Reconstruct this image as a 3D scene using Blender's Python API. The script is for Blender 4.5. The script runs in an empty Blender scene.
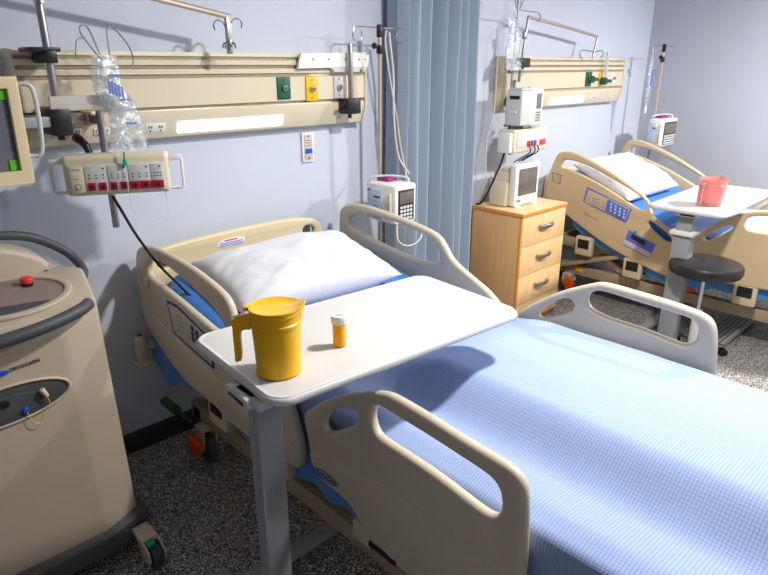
import bpy, bmesh, math, random
from mathutils import Vector, Matrix, noise
random.seed(7)
C = bpy.context.scene.collection
PI = math.pi
# ------------------------------------------------------------------ materials
def lin(c):
    return tuple((x/12.92 if x <= .04045 else ((x+.055)/1.055)**2.4) for x in c)
def rgb(r, g, b):
    return lin((r/255, g/255, b/255)) + (1,)
def mat(name, col, rough=.5, metal=0, spec=.5, bump=0, bscale=200, var=0, vscale=8, trans=0, alpha=1, coat=0, emit=0, sheen=0, ior=1.45):
    m = bpy.data.materials.new(name); m.use_nodes = True
    nt = m.node_tree; n = nt.nodes; l = nt.links
    b = n['Principled BSDF']
    b.inputs['Base Color'].default_value = col
    b.inputs['Roughness'].default_value = rough
    b.inputs['Metallic'].default_value = metal
    b.inputs['Specular IOR Level'].default_value = spec
    b.inputs['Transmission Weight'].default_value = trans
    b.inputs['Alpha'].default_value = alpha
    b.inputs['Coat Weight'].default_value = coat
    b.inputs['Sheen Weight'].default_value = sheen
    b.inputs['IOR'].default_value = ior
    if emit:
        b.inputs['Emission Color'].default_value = col
        b.inputs['Emission Strength'].default_value = emit
    tc = n.new('ShaderNodeTexCoord')
    nz = n.new('ShaderNodeTexNoise'); nz.inputs['Scale'].default_value = vscale; nz.inputs['Detail'].default_value = 4
    l.new(tc.outputs['Object'], nz.inputs['Vector'])
    if var:
        mx = n.new('ShaderNodeMix'); mx.data_type = 'RGBA'
        mx.inputs[6].default_value = col
        mx.inputs[7].default_value = tuple(c*(1-var) for c in col[:3]) + (1,)
        rp = n.new('ShaderNodeMapRange'); rp.inputs[1].default_value = .35; rp.inputs[2].default_value = .65
        l.new(nz.outputs['Fac'], rp.inputs[0]); l.new(rp.outputs[0], mx.inputs[0])
        l.new(mx.outputs[2], b.inputs['Base Color'])
    if bump:
        n2 = n.new('ShaderNodeTexNoise'); n2.inputs['Scale'].default_value = bscale; n2.inputs['Detail'].default_value = 3
        l.new(tc.outputs['Object'], n2.inputs['Vector'])
        bp = n.new('ShaderNodeBump'); bp.inputs['Strength'].default_value = bump; bp.inputs['Distance'].default_value = .002
        l.new(n2.outputs['Fac'], bp.inputs['Height']); l.new(bp.outputs[0], b.inputs['Normal'])
    return m
def floor_mat():
    m = mat('terrazzo', rgb(150,148,146), .38); nt = m.node_tree; n = nt.nodes; l = nt.links; b = n['Principled BSDF']
    tc = n['Texture Coordinate']
    base = None
    v = n.new('ShaderNodeTexVoronoi'); v.inputs['Scale'].default_value = 190
    v2 = n.new('ShaderNodeTexVoronoi'); v2.inputs['Scale'].default_value = 120
    for q in (v, v2): l.new(tc.outputs['Object'], q.inputs['Vector'])
    r = n.new('ShaderNodeValToRGB'); r.color_ramp.interpolation = 'CONSTANT'
    e = r.color_ramp.elements
    e[0].position = 0; e[0].color = rgb(52,50,50)
    e[1].position = .22; e[1].color = rgb(150,146,142)
    for p, c in ((.42, rgb(190,186,180)), (.62, rgb(110,106,104)), (.74, rgb(222,218,212)), (.88, rgb(80,76,74))):
        k = e.new(p); k.color = c
    s = n.new('ShaderNodeSeparateColor'); l.new(v.outputs['Color'], s.inputs[0]); l.new(s.outputs[0], r.inputs[0])
    r2 = n.new('ShaderNodeValToRGB'); r2.color_ramp.interpolation = 'CONSTANT'
    r2.color_ramp.elements[0].color = (0,0,0,1); r2.color_ramp.elements[1].position = .8; r2.color_ramp.elements[1].color = (1,1,1,1)
    s2 = n.new('ShaderNodeSeparateColor'); l.new(v2.outputs['Color'], s2.inputs[0]); l.new(s2.outputs[1], r2.inputs[0])
    mx = n.new('ShaderNodeMix'); mx.data_type = 'RGBA'; l.new(r2.outputs[0], mx.inputs[0]); l.new(r.outputs[0], mx.inputs[6])
    mx.inputs[7].default_value = rgb(130,126,122)
    l.new(mx.outputs[2], b.inputs['Base Color'])
    return m
def weave_mat(name, col, col2, scale=700, strength=.5, rough=.9, dist=.001, ribs=.5):
    m = mat(name, col, rough, spec=.2, sheen=.05); nt = m.node_tree; n = nt.nodes; l = nt.links; b = n['Principled BSDF']
    uv = n.new('ShaderNodeUVMap')
    outs = []
    for d in ('X', 'Y'):
        w = n.new('ShaderNodeTexWave'); w.bands_direction = d; w.inputs['Scale'].default_value = scale; w.inputs['Distortion'].default_value = .3
        w.inputs['Detail'].default_value = 0
        l.new(uv.outputs[0], w.inputs['Vector']); outs.append(w)
    a0 = n.new('ShaderNodeMath'); a0.operation = 'MULTIPLY'; a0.inputs[1].default_value = ribs; l.new(outs[0].outputs['Fac'], a0.inputs[0])
    a = n.new('ShaderNodeMath'); a.operation = 'MULTIPLY_ADD'; l.new(outs[1].outputs['Fac'], a.inputs[0]); a.inputs[1].default_value = 1-ribs; l.new(a0.outputs[0], a.inputs[2])
    bp = n.new('ShaderNodeBump'); bp.inputs['Strength'].default_value = strength; bp.inputs['Distance'].default_value = dist
    l.new(a.outputs[0], bp.inputs['Height']); l.new(bp.outputs[0], b.inputs['Normal'])
    mx = n.new('ShaderNodeMix'); mx.data_type = 'RGBA'; mx.inputs[6].default_value = col2; mx.inputs[7].default_value = col
    l.new(a.outputs[0], mx.inputs[0]); l.new(mx.outputs[2], b.inputs['Base Color'])
    return m
def wood_mat(name, c1, c2, axis='Z'):
    m = mat(name, c1, .42); nt = m.node_tree; n = nt.nodes; l = nt.links; b = n['Principled BSDF']
    tc = n['Texture Coordinate']; mp = n.new('ShaderNodeMapping')
    mp.inputs['Scale'].default_value = (26, 26, 1.6) if axis == 'Z' else (1.6, 26, 26)
    l.new(tc.outputs['Object'], mp.inputs[0])
    z = n.new('ShaderNodeTexNoise'); z.inputs['Scale'].default_value = 2.2; z.inputs['Detail'].default_value = 5; z.inputs['Distortion'].default_value = .6
    l.new(mp.outputs[0], z.inputs['Vector'])
    r = n.new('ShaderNodeMapRange'); r.inputs[1].default_value = .3; r.inputs[2].default_value = .7; l.new(z.outputs['Fac'], r.inputs[0])
    mx = n.new('ShaderNodeMix'); mx.data_type = 'RGBA'; mx.inputs[6].default_value = c1; mx.inputs[7].default_value = c2
    l.new(r.outputs[0], mx.inputs[0]); l.new(mx.outputs[2], b.inputs['Base Color'])
    return m
def film_mat():
    m = bpy.data.materials.new('clear_film'); m.use_nodes = True
    nt = m.node_tree; n = nt.nodes; l = nt.links; n.remove(n['Principled BSDF'])
    o = n['Material Output']
    t = n.new('ShaderNodeBsdfTransparent'); t.inputs[0].default_value = (.93,.96,.98,1)
    g = n.new('ShaderNodeBsdfGlossy'); g.inputs['Roughness'].default_value = .12
    d = n.new('ShaderNodeBsdfDiffuse'); d.inputs[0].default_value = rgb(225,235,245)
    tc = n.new('ShaderNodeTexCoord'); z = n.new('ShaderNodeTexNoise'); z.inputs['Scale'].default_value = 30; z.inputs['Detail'].default_value = 4; z.inputs['Distortion'].default_value = 1.5
    l.new(tc.outputs['Object'], z.inputs['Vector'])
    bp = n.new('ShaderNodeBump'); bp.inputs['Strength'].default_value = .8; bp.inputs['Distance'].default_value = .01; l.new(z.outputs['Fac'], bp.inputs['Height'])
    l.new(bp.outputs[0], g.inputs['Normal'])
    m1 = n.new('ShaderNodeMixShader'); m1.inputs[0].default_value = .35; l.new(g.outputs[0], m1.inputs[1]); l.new(d.outputs[0], m1.inputs[2])
    r = n.new('ShaderNodeMapRange'); r.inputs[1].default_value = .4; r.inputs[2].default_value = .62; r.inputs[3].default_value = .12; r.inputs[4].default_value = .62
    l.new(z.outputs['Fac'], r.inputs[0])
    m2 = n.new('ShaderNodeMixShader'); l.new(r.outputs[0], m2.inputs[0]); l.new(t.outputs[0], m2.inputs[1]); l.new(m1.outputs[0], m2.inputs[2])
    l.new(m2.outputs[0], o.inputs[0])
    return m
M = dict(
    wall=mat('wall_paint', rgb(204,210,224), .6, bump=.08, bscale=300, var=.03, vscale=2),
    rwall=mat('right_wall_shaded', rgb(178,181,190), .6, bump=.08, bscale=300, var=.03, vscale=2),  # wall paint with shade put into the colour, offsets the lamp nearby
    ceil=mat('ceiling_paint', rgb(225,225,222), .8, var=.02),
    floor=floor_mat(),
    base=mat('baseboard_rubber', rgb(48,52,50), .5, var=.08),
    bed=mat('bed_plastic', rgb(204,192,170), .38, var=.04, vscale=6, bump=.05, bscale=500),
    bed2=mat('bed_plastic_tan', rgb(212,188,150), .38, var=.04, vscale=6, bump=.05, bscale=500),
    head=mat('headboard_plastic', rgb(226,208,168), .36, var=.03),
    bedframe=mat('bed_frame_enamel', rgb(176,160,132), .45, var=.08),
    bracket=mat('bracket_enamel', rgb(214,196,166), .4, var=.04),
    dark=mat('black_plastic', rgb(28,28,30), .4, var=.1),
    darkgrey=mat('dark_grey_plastic', rgb(74,76,80), .5, var=.08),
    rubber=mat('black_rubber', rgb(22,22,24), .6, var=.1),
    grey=mat('grey_enamel', rgb(150,152,156), .42, var=.04),
    lgrey=mat('light_grey_plastic', rgb(205,206,205), .42, var=.03),
    white=mat('white_plastic', rgb(232,231,226), .38, var=.02),
    tabletop=mat('white_laminate', rgb(208,208,207), .3, var=.02, vscale=3),
    cream=mat('cream_enamel', rgb(220,208,182), .42, var=.03),
    creamd=mat('cream_shadow_line', rgb(168,152,126), .45, var=.05),
    alu=mat('satin_aluminium', rgb(196,180,160), .38, metal=.55, var=.05),
    chrome=mat('chrome', rgb(200,200,202), .18, metal=1, var=.03),
    steel=mat('brushed_steel', rgb(170,168,166), .35, metal=.9, var=.06),
    yellow=mat('yellow_plastic', rgb(246,186,8), .32, var=.03, spec=.5),
    redp=mat('translucent_red_plastic', rgb(255,185,180), .3, trans=.75, var=.03),
    pinkp=mat('red_plastic_edge', rgb(240,110,96), .3, var=.03),
    amber=mat('amber_plastic', rgb(255,184,20), .25, trans=.3, var=.02, emit=0),
    sheet=mat('blue_sheet', rgb(58,116,190), .85, spec=.2, bump=.2, bscale=800, var=.06, sheen=.2),
    blanket=weave_mat('blue_waffle_blanket', rgb(164,178,212), rgb(134,157,206), 3.8, .42, dist=.003, ribs=.25),
    hsheet=mat('mid_blue_sheet', rgb(84,142,212), .85, spec=.2, bump=.2, bscale=800, var=.06, sheen=.2),
    pillow=mat('white_cotton', rgb(212,212,218), .85, spec=.2, bump=.3, bscale=60, var=.02, sheen=.2),
    curtain=weave_mat('curtain_cloth', rgb(172,185,200), rgb(162,176,193), 30, .4, dist=.002),
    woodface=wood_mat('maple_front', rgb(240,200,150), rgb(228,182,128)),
    woodside=wood_mat('maple_side_shaded', rgb(222,178,126), rgb(208,160,108)),  # maple toned down for the sides, painting in their shade
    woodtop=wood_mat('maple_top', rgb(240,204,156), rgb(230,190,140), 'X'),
    woodedge=mat('orange_wood_edge', rgb(226,148,62), .4, var=.08, vscale=30),
    leather=mat('black_vinyl', rgb(38,36,38), .34, bump=.15, bscale=300, var=.06),
    cart=mat('cart_plastic', rgb(188,173,154), .45, var=.03, bump=.06, bscale=600),
    cartdark=mat('cart_bumper', rgb(92,92,92), .5, var=.06),
    cartrecess=mat('cart_recess', rgb(74,74,74), .5, var=.06),
    cartins=mat('cart_insert', rgb(140,124,118), .45, var=.06),
    red=mat('red_button', rgb(232,62,52), .35, var=.04),
    redd=mat('crimson_socket', rgb(176,22,48), .4, var=.06),
    blue=mat('blue_mark', rgb(30,84,196), .4, var=.05),
    lav=mat('control_blue', rgb(96,112,214), .4, var=.05),
    navy=mat('control_navy', rgb(40,66,132), .4, var=.05),
    green=mat('green_plate', rgb(14,94,66), .4, var=.05),
    lime=mat('green_tape', rgb(96,190,40), .5, var=.05),
    teal=mat('teal_plastic', rgb(20,160,130), .4, var=.05),
    yplate=mat('yellow_plate', rgb(236,192,20), .4, var=.05),
    orange=mat('orange_pedal', rgb(226,76,22), .4, var=.06),
    dgreen=mat('green_pedal', rgb(40,84,52), .45, var=.06),
    screen=mat('dark_screen', rgb(104,104,116), .12, var=.1, vscale=3),
    screen2=mat('grey_screen', rgb(112,104,100), .12, var=.2, vscale=14),
    lcd=mat('lcd_glass', rgb(120,120,128), .15, var=.2, vscale=20),
    blackk=mat('keypad_black', rgb(38,38,42), .35, var=.1),
    lblue=mat('pale_blue_panel', rgb(186,206,222), .45, var=.05),
    purple=mat('magenta_clip', rgb(150,50,120), .4, var=.05),
    lens=mat('lamp_diffuser', (1, .98, .94, 1), .4, emit=7.0),
    tape=mat('grey_tape', rgb(206,200,192), .6, var=.05),
    film=film_mat(),
    tube=mat('clear_tubing', rgb(214,218,222), .2, alpha=.55, spec=.7),
    bluetube=mat('blue_hose', rgb(60,110,170), .4, var=.05),
    print=mat('blue_print', rgb(90,120,200), .5, var=.05),
    wgrey=mat('warm_grey_print', rgb(150,140,125), .5, var=.05),
    warn=mat('sticker_white', rgb(236,236,240), .5, var=.03),
)
# ------------------------------------------------------------------ object helpers
def base_of(o):
    v = Vector((0,0,0))
    while o is not None:
        v += o.location; o = o.parent
    return v
def link(name, bm, m, parent=None, label=None, kind=None, sharp=35):
    me = bpy.data.meshes.new(name)
    bmesh.ops.recalc_face_normals(bm, faces=bm.faces)
    bm.to_mesh(me); bm.free()
    if parent is not None:
        me.transform(Matrix.Translation(-base_of(parent)))
    for p in me.polygons: p.use_smooth = True
    me.set_sharp_from_angle(angle=math.radians(sharp))
    ms = m if isinstance(m, (list, tuple)) else [m]
    for q in ms: me.materials.append(q)
    o = bpy.data.objects.new(name, me); C.objects.link(o)
    if parent is not None: o.parent = parent
    if label: o['label'] = label
    if kind: o['kind'] = kind
    return o
base_link = link
def thing(name, label, cat, loc, group=None):
    o = bpy.data.objects.new(name, None); C.objects.link(o); o.location = loc
    o.empty_display_size = .05
    o['label'] = label; o['category'] = cat
    if group: o['group'] = group
    return o
def tag(o, label, cat, group=None):
    o['label'] = label; o['category'] = cat
    if group: o['group'] = group
    return o
def newbm(): return bmesh.new()
def bx(bm, x0, x1, y0, y1, z0, z1, bev=.002, seg=2, mtx=None, mi=0):
    t = bmesh.new()
    bmesh.ops.create_cube(t, size=1)
    bmesh.ops.scale(t, vec=(abs(x1-x0), abs(y1-y0), abs(z1-z0)), verts=t.verts)
    bmesh.ops.translate(t, vec=((x0+x1)/2, (y0+y1)/2, (z0+z1)/2), verts=t.verts)
    if bev: bmesh.ops.bevel(t, geom=list(t.edges), offset=min(bev, .45*min(abs(x1-x0), abs(y1-y0), abs(z1-z0))), segments=seg, profile=.5, affect='EDGES')
    join(bm, t, mtx, mi); return bm
def join(bm, t, mtx=None, mi=0):
    if mtx is not None: bmesh.ops.transform(t, matrix=mtx, verts=t.verts)
    for f in t.faces: f.material_index = mi if mi else f.material_index
    me = bpy.data.meshes.new('tmp'); t.to_mesh(me); t.free(); bm.from_mesh(me); bpy.data.meshes.remove(me)
def cyl(bm, p0, p1, r, r2=None, seg=24, bev=0.0):
    p0 = Vector(p0); p1 = Vector(p1); d = p1-p0
    t = bmesh.new()
    bmesh.ops.create_cone(t, cap_ends=True, segments=seg, radius1=r, radius2=r if r2 is None else r2, depth=d.length)
    if bev:
        es = [e for e in t.edges if len(e.link_faces) == 2 and any(len(f.verts) > 4 for f in e.link_faces)]
        bmesh.ops.bevel(t, geom=es, offset=bev, segments=3, profile=.5, affect='EDGES')
    q = Vector((0,0,1)).rotation_difference(d.normalized()).to_matrix().to_4x4()
    bmesh.ops.transform(t, matrix=Matrix.Translation((p0+p1)/2) @ q, verts=t.verts)
    join(bm, t); return bm
def catmull(pts, n=6, closed=False):
    P = [Vector(p) for p in pts]; out = []
    N = len(P)
    rng = range(N) if closed else range(N-1)
    for i in rng:
        if closed: a, b, c, d = P[(i-1) % N], P[i], P[(i+1) % N], P[(i+2) % N]
        else: a, b, c, d = P[max(i-1, 0)], P[i], P[i+1], P[min(i+2, N-1)]
        for k in range(n):
            t = k/n
            out.append(.5*((2*b)+(-a+c)*t+(2*a-5*b+4*c-d)*t*t+(-a+3*b-3*c+d)*t**3))
    if not closed: out.append(P[-1])
    return out
def tube(bm, pts, r, seg=10, smooth=True, closed=False, n=6, rz=None):
    P = catmull(pts, n, closed) if smooth else [Vector(p) for p in pts]
    N = len(P); rings = []
    up = None
    for i, p in enumerate(P):
        if closed: tg = (P[(i+1) % N]-P[(i-1) % N])
        else: tg = (P[min(i+1, N-1)]-P[max(i-1, 0)])
        tg = tg.normalized() if tg.length > 1e-9 else Vector((0,0,1))
        if up is None:
            up = Vector((0,0,1)) if abs(tg.z) < .9 else Vector((1,0,0))
        up = (up - tg*up.dot(tg)).normalized(); sd = tg.cross(up)
        rr = r[i*len(r)//N] if isinstance(r, (list, tuple)) else r
        r2 = rr if rz is None else rz
        rings.append([bm.verts.new(p + up*math.cos(a)*r2 + sd*math.sin(a)*rr) for a in [2*PI*k/seg for k in range(seg)]])
    m = N if closed else N-1
    for i in range(m):
        A = rings[i]; B = rings[(i+1) % N]
        for k in range(seg):
            bm.faces.new((A[k], A[(k+1) % seg], B[(k+1) % seg], B[k]))
    if not closed:
        bm.faces.new(rings[0][::-1]); bm.faces.new(rings[-1])
    return bm
def lathe(bm, prof, c=(0,0,0), seg=40, mtx=None, cap=True):
    t = bmesh.new(); rings = []
    for r, z in prof:
        if r < 1e-5: rings.append([t.verts.new((c[0], c[1], c[2]+z))])
        else: rings.append([t.verts.new((c[0]+r*math.cos(2*PI*k/seg), c[1]+r*math.sin(2*PI*k/seg), c[2]+z)) for k in range(seg)])
    for A, B in zip(rings, rings[1:]):
        for k in range(seg):
            a, b = A[k % len(A)], A[(k+1) % len(A)]; c_, d = B[(k+1) % len(B)], B[k % len(B)]
            vs = []
            for v in (a, b, c_, d):
                if v not in vs: vs.append(v)
            if len(vs) > 2: t.faces.new(vs)
    if cap:
        if len(rings[0]) > 1: t.faces.new(rings[0][::-1])
        if len(rings[-1]) > 1: t.faces.new(rings[-1])
    join(bm, t, mtx); return bm
def chaikin(pts, it=2):
    P = [Vector((p[0], p[1], 0)) for p in pts]
    for _ in range(it):
        Q = []
        for i in range(len(P)):
            a, b = P[i], P[(i+1) % len(P)]
            Q += [a*.75+b*.25, a*.25+b*.75]
        P = Q
    return P
def inset_loop(P, d):
    # offset of a closed 2D loop towards its left side scaled by d
    N = len(P); A = sum(P[i].x*P[(i+1) % N].y-P[(i+1) % N].x*P[i].y for i in range(N))
    s = 1 if A > 0 else -1
    out = []
    for i in range(N):
        t = (P[(i+1) % N]-P[i-1]).normalized()
        nrm = Vector((-t.y, t.x, 0))*s
        out.append(P[i]+nrm*d)
    return out
def plate(bm, outer, holes, plane, c, half, bev=.008, it=2, bseg=3, mtx=None, mi=0):
    """2D outline (with holes) extruded by 2*half about coordinate c. plane 'x': (a,b)=(y,z); 'y': (x,z); 'z': (x,y)"""
    cu = bpy.data.curves.new('tmp', 'CURVE'); cu.dimensions = '2D'; cu.fill_mode = 'BOTH'
    cu.extrude = max(half-bev, 0); cu.bevel_depth = bev; cu.bevel_resolution = bseg
    for k, lp in enumerate([outer]+list(holes)):
        P = chaikin(lp, it) if it else [Vector((p[0], p[1], 0)) for p in lp]
        P = inset_loop(P, bev if k == 0 else -bev)
        sp = cu.splines.new('POLY'); sp.points.add(len(P)-1)
        for q, p in zip(sp.points, P): q.co = (p.x, p.y, 0, 1)
        sp.use_cyclic_u = True
    ob = bpy.data.objects.new('tmp', cu); C.objects.link(ob)
    dg = bpy.context.evaluated_depsgraph_get(); dg.update()
    me = bpy.data.meshes.new_from_object(ob.evaluated_get(dg))
    t = bmesh.new(); t.from_mesh(me)
    bmesh.ops.remove_doubles(t, verts=t.verts, dist=1e-5)
    bpy.data.objects.remove(ob); bpy.data.curves.remove(cu); bpy.data.meshes.remove(me)
    R = {'x': Matrix(((0,0,1,c),(1,0,0,0),(0,1,0,0),(0,0,0,1))),
         'y': Matrix(((1,0,0,0),(0,0,1,c),(0,1,0,0),(0,0,0,1))),
         'z': Matrix(((1,0,0,0),(0,1,0,0),(0,0,1,c),(0,0,0,1)))}[plane]
    for f in t.faces: f.material_index = mi
    bmesh.ops.transform(t, matrix=(mtx @ R) if mtx is not None else R, verts=t.verts)
    join(bm, t); return bm
def text_bm(s, size, mtx, depth=.0006):
    cu = bpy.data.curves.new('tmp', 'FONT'); cu.body = s; cu.size = size; cu.extrude = depth; cu.align_x = 'CENTER'; cu.align_y = 'CENTER'; cu.resolution_u = 2
    ob = bpy.data.objects.new('tmp', cu); C.objects.link(ob)
    dg = bpy.context.evaluated_depsgraph_get(); dg.update()
    me = bpy.data.meshes.new_from_object(ob.evaluated_get(dg))
    t = bmesh.new(); t.from_mesh(me); bmesh.ops.transform(t, matrix=mtx, verts=t.verts)
    bpy.data.objects.remove(ob); bpy.data.curves.remove(cu); bpy.data.meshes.remove(me)
    return t
def rot(rx=0, ry=0, rz=0, about=(0,0,0)):
    a = Vector(about)
    R = Matrix.Rotation(rz, 4, 'Z') @ Matrix.Rotation(ry, 4, 'Y') @ Matrix.Rotation(rx, 4, 'X')
    return Matrix.Translation(a) @ R @ Matrix.Translation(-a)
def xf(bm, m):
    bmesh.ops.transform(bm, matrix=m, verts=bm.verts); return bm
# text facing -y: local x -> +x, local y -> +z ; facing -x: local x -> -y, local y -> +z
FY = Matrix(((1,0,0,0),(0,0,-1,0),(0,1,0,0),(0,0,0,1)))
FX = Matrix(((0,0,-1,0),(-1,0,0,0),(0,1,0,0),(0,0,0,1)))
def at(p, R, ang=0): return Matrix.Translation(p) @ R @ Matrix.Rotation(ang, 4, 'Z')
def grid(f, nu, nv, thick=None):
    bm = bmesh.new(); uvl = bm.loops.layers.uv.new('UVMap')
    V = [[bm.verts.new(f(i/nu, j/nv)) for j in range(nv+1)] for i in range(nu+1)]
    return bm, V, uvl
def cloth(f, nu, nv, su, sv, thick=.004):
    bm, V, uvl = grid(f, nu, nv)
    for i in range(nu):
        for j in range(nv):
            fc = bm.faces.new((V[i][j], V[i+1][j], V[i+1][j+1], V[i][j+1]))
            for lp, (a, b) in zip(fc.loops, ((i,j),(i+1,j),(i+1,j+1),(i,j+1))):
                lp[uvl].uv = (a/nu*su, b/nv*sv)
    if thick:
        bmesh.ops.recalc_face_normals(bm, faces=bm.faces)
        bmesh.ops.solidify(bm, geom=list(bm.faces), thickness=thick)
    return bm
# ------------------------------------------------------------------ room
XL, XR, YF, ZC = -2.6, 5.53, -6.2, 2.75
def struct(name, x0, x1, y0, y1, z0, z1, m, bev=0):
    return link(name, bx(newbm(), x0, x1, y0, y1, z0, z1, bev), m, kind='structure')
struct('floor', XL-.1, XR+.1, YF-.1, .1, -.1, 0, M['floor'])
struct('ceiling', XL-.1, XR+.1, YF-.1, .1, ZC, ZC+.1, M['ceil'])
struct('wall_back', XL-.1, XR+.1, 0, .1, 0, ZC, M['wall'])
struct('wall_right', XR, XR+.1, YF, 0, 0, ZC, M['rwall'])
struct('wall_left', XL-.1, XL, YF, 0, 0, ZC, M['wall'])
struct('wall_front', XL-.1, XR+.1, YF-.1, YF, 0, ZC, M['wall'])
def baseboard(name, x0, x1, y0, y1):
    bm = newbm(); bx(bm, x0, x1, y0, y1, 0, .1, .004)
    return link(name, bm, M['base'], kind='structure')
baseboard('baseboard_back', XL, XR, -.014, 0)
baseboard('baseboard_right', XR-.014, XR, YF, -.014)
baseboard('baseboard_left', XL, XL+.014, YF, -.014)
# ------------------------------------------------------------------ headwall units
def headwall(x0, x1, label, tex, first):
    t = thing('headwall_unit', label, 'wall panel', (x0, 0, 1.375), 'headwall service panels')
    prof = [(0,1.375),(-.053,1.375),(-.056,1.379),(-.084,1.456),(-.084,1.478),(-.066,1.482),(-.066,1.492),(-.086,1.496),(-.086,1.60),
            (-.074,1.603),(-.074,1.612),(-.088,1.616),(-.088,1.634),(-.072,1.638),(-.072,1.646),(-.088,1.650),(-.088,1.668),(-.076,1.671),(-.076,1.679),(-.088,1.683),(-.084,1.697),(0,1.697)]
    bm = newbm()
    A = [bm.verts.new((x0+.012, y, z)) for y, z in prof]; B = [bm.verts.new((x1-.012, y, z)) for y, z in prof]
    bm.faces.new(A); bm.faces.new(B[::-1])
    for i in range(len(prof)):
        j = (i+1) % len(prof); bm.faces.new((A[i], A[j], B[j], B[i]))
    link('housing', bm, M['cream'], t)
    RT = rot(rx=math.radians(20), about=(0,-.084,1.456))
    # dark strips in the rail grooves, groove shade put into the colour
    bm = newbm()
    for z0, z1 in ((1.604,1.611),(1.639,1.645),(1.672,1.678)):
        bx(bm, x0+.02, x1-(.35 if first else .02), -.0775, -.070, z0, z1, 0)
    link('rail_groove', bm, M['creamd'], t)
    bm = newbm(); bx(bm, x0+.014, x1-.014, -.0835, -.05, 1.462, 1.484, .002)
    link('lower_trim', bm, M['alu'], t)
    for xx in (x0, x1-.012):
        bm = newbm(); pl = [(0,1.370),(-.058,1.370),(-.064,1.376),(-.093,1.452),(-.093,1.70),(0,1.70)]
        plate(bm, pl, [], 'x', xx+.006, .006, .0015, it=0)
        link('end_cap', bm, M['cream'] if first else M['head'], t)
    for lx0, lx1 in tex['lens']:
        bm = newbm(); bx(bm, lx0, lx1, -.0885, -.074, 1.385, 1.432, .004, mtx=RT)
        link('light_diffuser', bm, M['lens'], t, 'glowing white lamp diffuser')
    for (a, b, z0, z1, m, nm, lb) in tex['plates']:
        bm = newbm(); bx(bm, a, b, -.094, -.084, z0, z1, .003)
        p = link(nm, bm, M[m], t, lb)
        bm = newbm(); cx = (a+b)/2; cz = (z0+z1)/2
        cyl(bm, (cx, -.094, cz), (cx, -.108, cz), .013, seg=20, bev=.002)
        cyl(bm, (cx, -.1, cz), (cx, -.116, cz), .007, seg=16)
        for dz in (-.036, .036):
            q = newbm(); cyl(q, (cx, -.094, cz+dz*(z1-z0)/.1), (cx, -.0965, cz+dz*(z1-z0)/.1), .0035, seg=10); link('screw', q, M['chrome'], p)
        link('outlet_port', bm, M['chrome'], p)
    for (a, b, z0, z1) in tex['sockets']:
        bm = newbm(); bx(bm, a, b, -.088, -.074, z0+.008, z1+.008, .003, mtx=RT)
        p = link('power_socket', bm, M['white'], t)
        n = 3 if b-a > .09 else 2
        for k in range(n):
            bm = newbm()
            cx = a+(k+.5)*(b-a)/n
            bx(bm, cx-.007, cx-.003, -.0895, -.087, (z0+z1)/2+.008, (z0+z1)/2+.017, 0, mtx=RT)
            bx(bm, cx+.003, cx+.007, -.0895, -.087, (z0+z1)/2+.008, (z0+z1)/2+.017, 0, mtx=RT)
            bx(bm, cx-.003, cx+.003, -.0895, -.087, (z0+z1)/2-.006, (z0+z1)/2, .001, mtx=RT)
            link('socket_slot', bm, M['redd'] if a < 1.0 else M['dark'], p)
    return t
h1 = headwall(.60, 2.19, 'long cream wall service panel with lit white lamp above the near bed', dict(
    lens=[(1.172, 1.685)],
    plates=[(1.652,1.722,1.503,1.60,'green','gas_outlet','dark green outlet plate'),(1.81,1.878,1.49,1.60,'yplate','gas_outlet','yellow outlet plate'),(1.978,2.035,1.497,1.60,'lgrey','gas_outlet','pale grey outlet plate')],
    sockets=[(.70,.80,1.392,1.425),(.84,.90,1.392,1.42),(1.035,1.12,1.388,1.424)]), True)
h2 = headwall(3.365, 4.95, 'cream wall service panel high above the far bed, near the room corner', dict(
    lens=[(3.93, 4.40)],
    plates=[(4.36,4.44,1.50,1.60,'green','gas_outlet','dark green outlet plate'),(4.555,4.61,1.50,1.60,'yplate','gas_outlet','yellow outlet plate'),(4.74,4.80,1.515,1.59,'warn','gas_outlet','white outlet plate')],
    sockets=[(4.5,4.58,1.388,1.42)]), False)
# yellow-edged side of far panel with hanging holder
# far panel flow meters on the outlets
bm = newbm(); cyl(bm, (4.40,-.112,1.55), (4.40,-.135,1.55), .024, seg=20, bev=.004); cyl(bm, (4.40,-.13,1.55), (4.45,-.14,1.55), .012, seg=14, bev=.003)
tag(link('outlet_valve', bm, M['dgreen'], None), 'green valve knob plugged into the green outlet of the far service panel', 'valve')
t = thing('flow_meter', 'small flow meter with clear upright tube and green knob on far service panel', 'flow meter', (4.59,-.11,1.53))
bm = newbm(); cyl(bm, (4.582,-.092,1.535), (4.582,-.14,1.535), .026, seg=20, bev=.004)
cyl(bm, (4.582,-.13,1.535), (4.66,-.135,1.535), .012, seg=14, bev=.003); link('knob', bm, M['dgreen'], t)
bm = newbm(); cyl(bm, (4.585,-.125,1.55), (4.585,-.125,1.74), .012, seg=16, bev=.002); link('meter_tube', bm, M['tube'], t)
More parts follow.
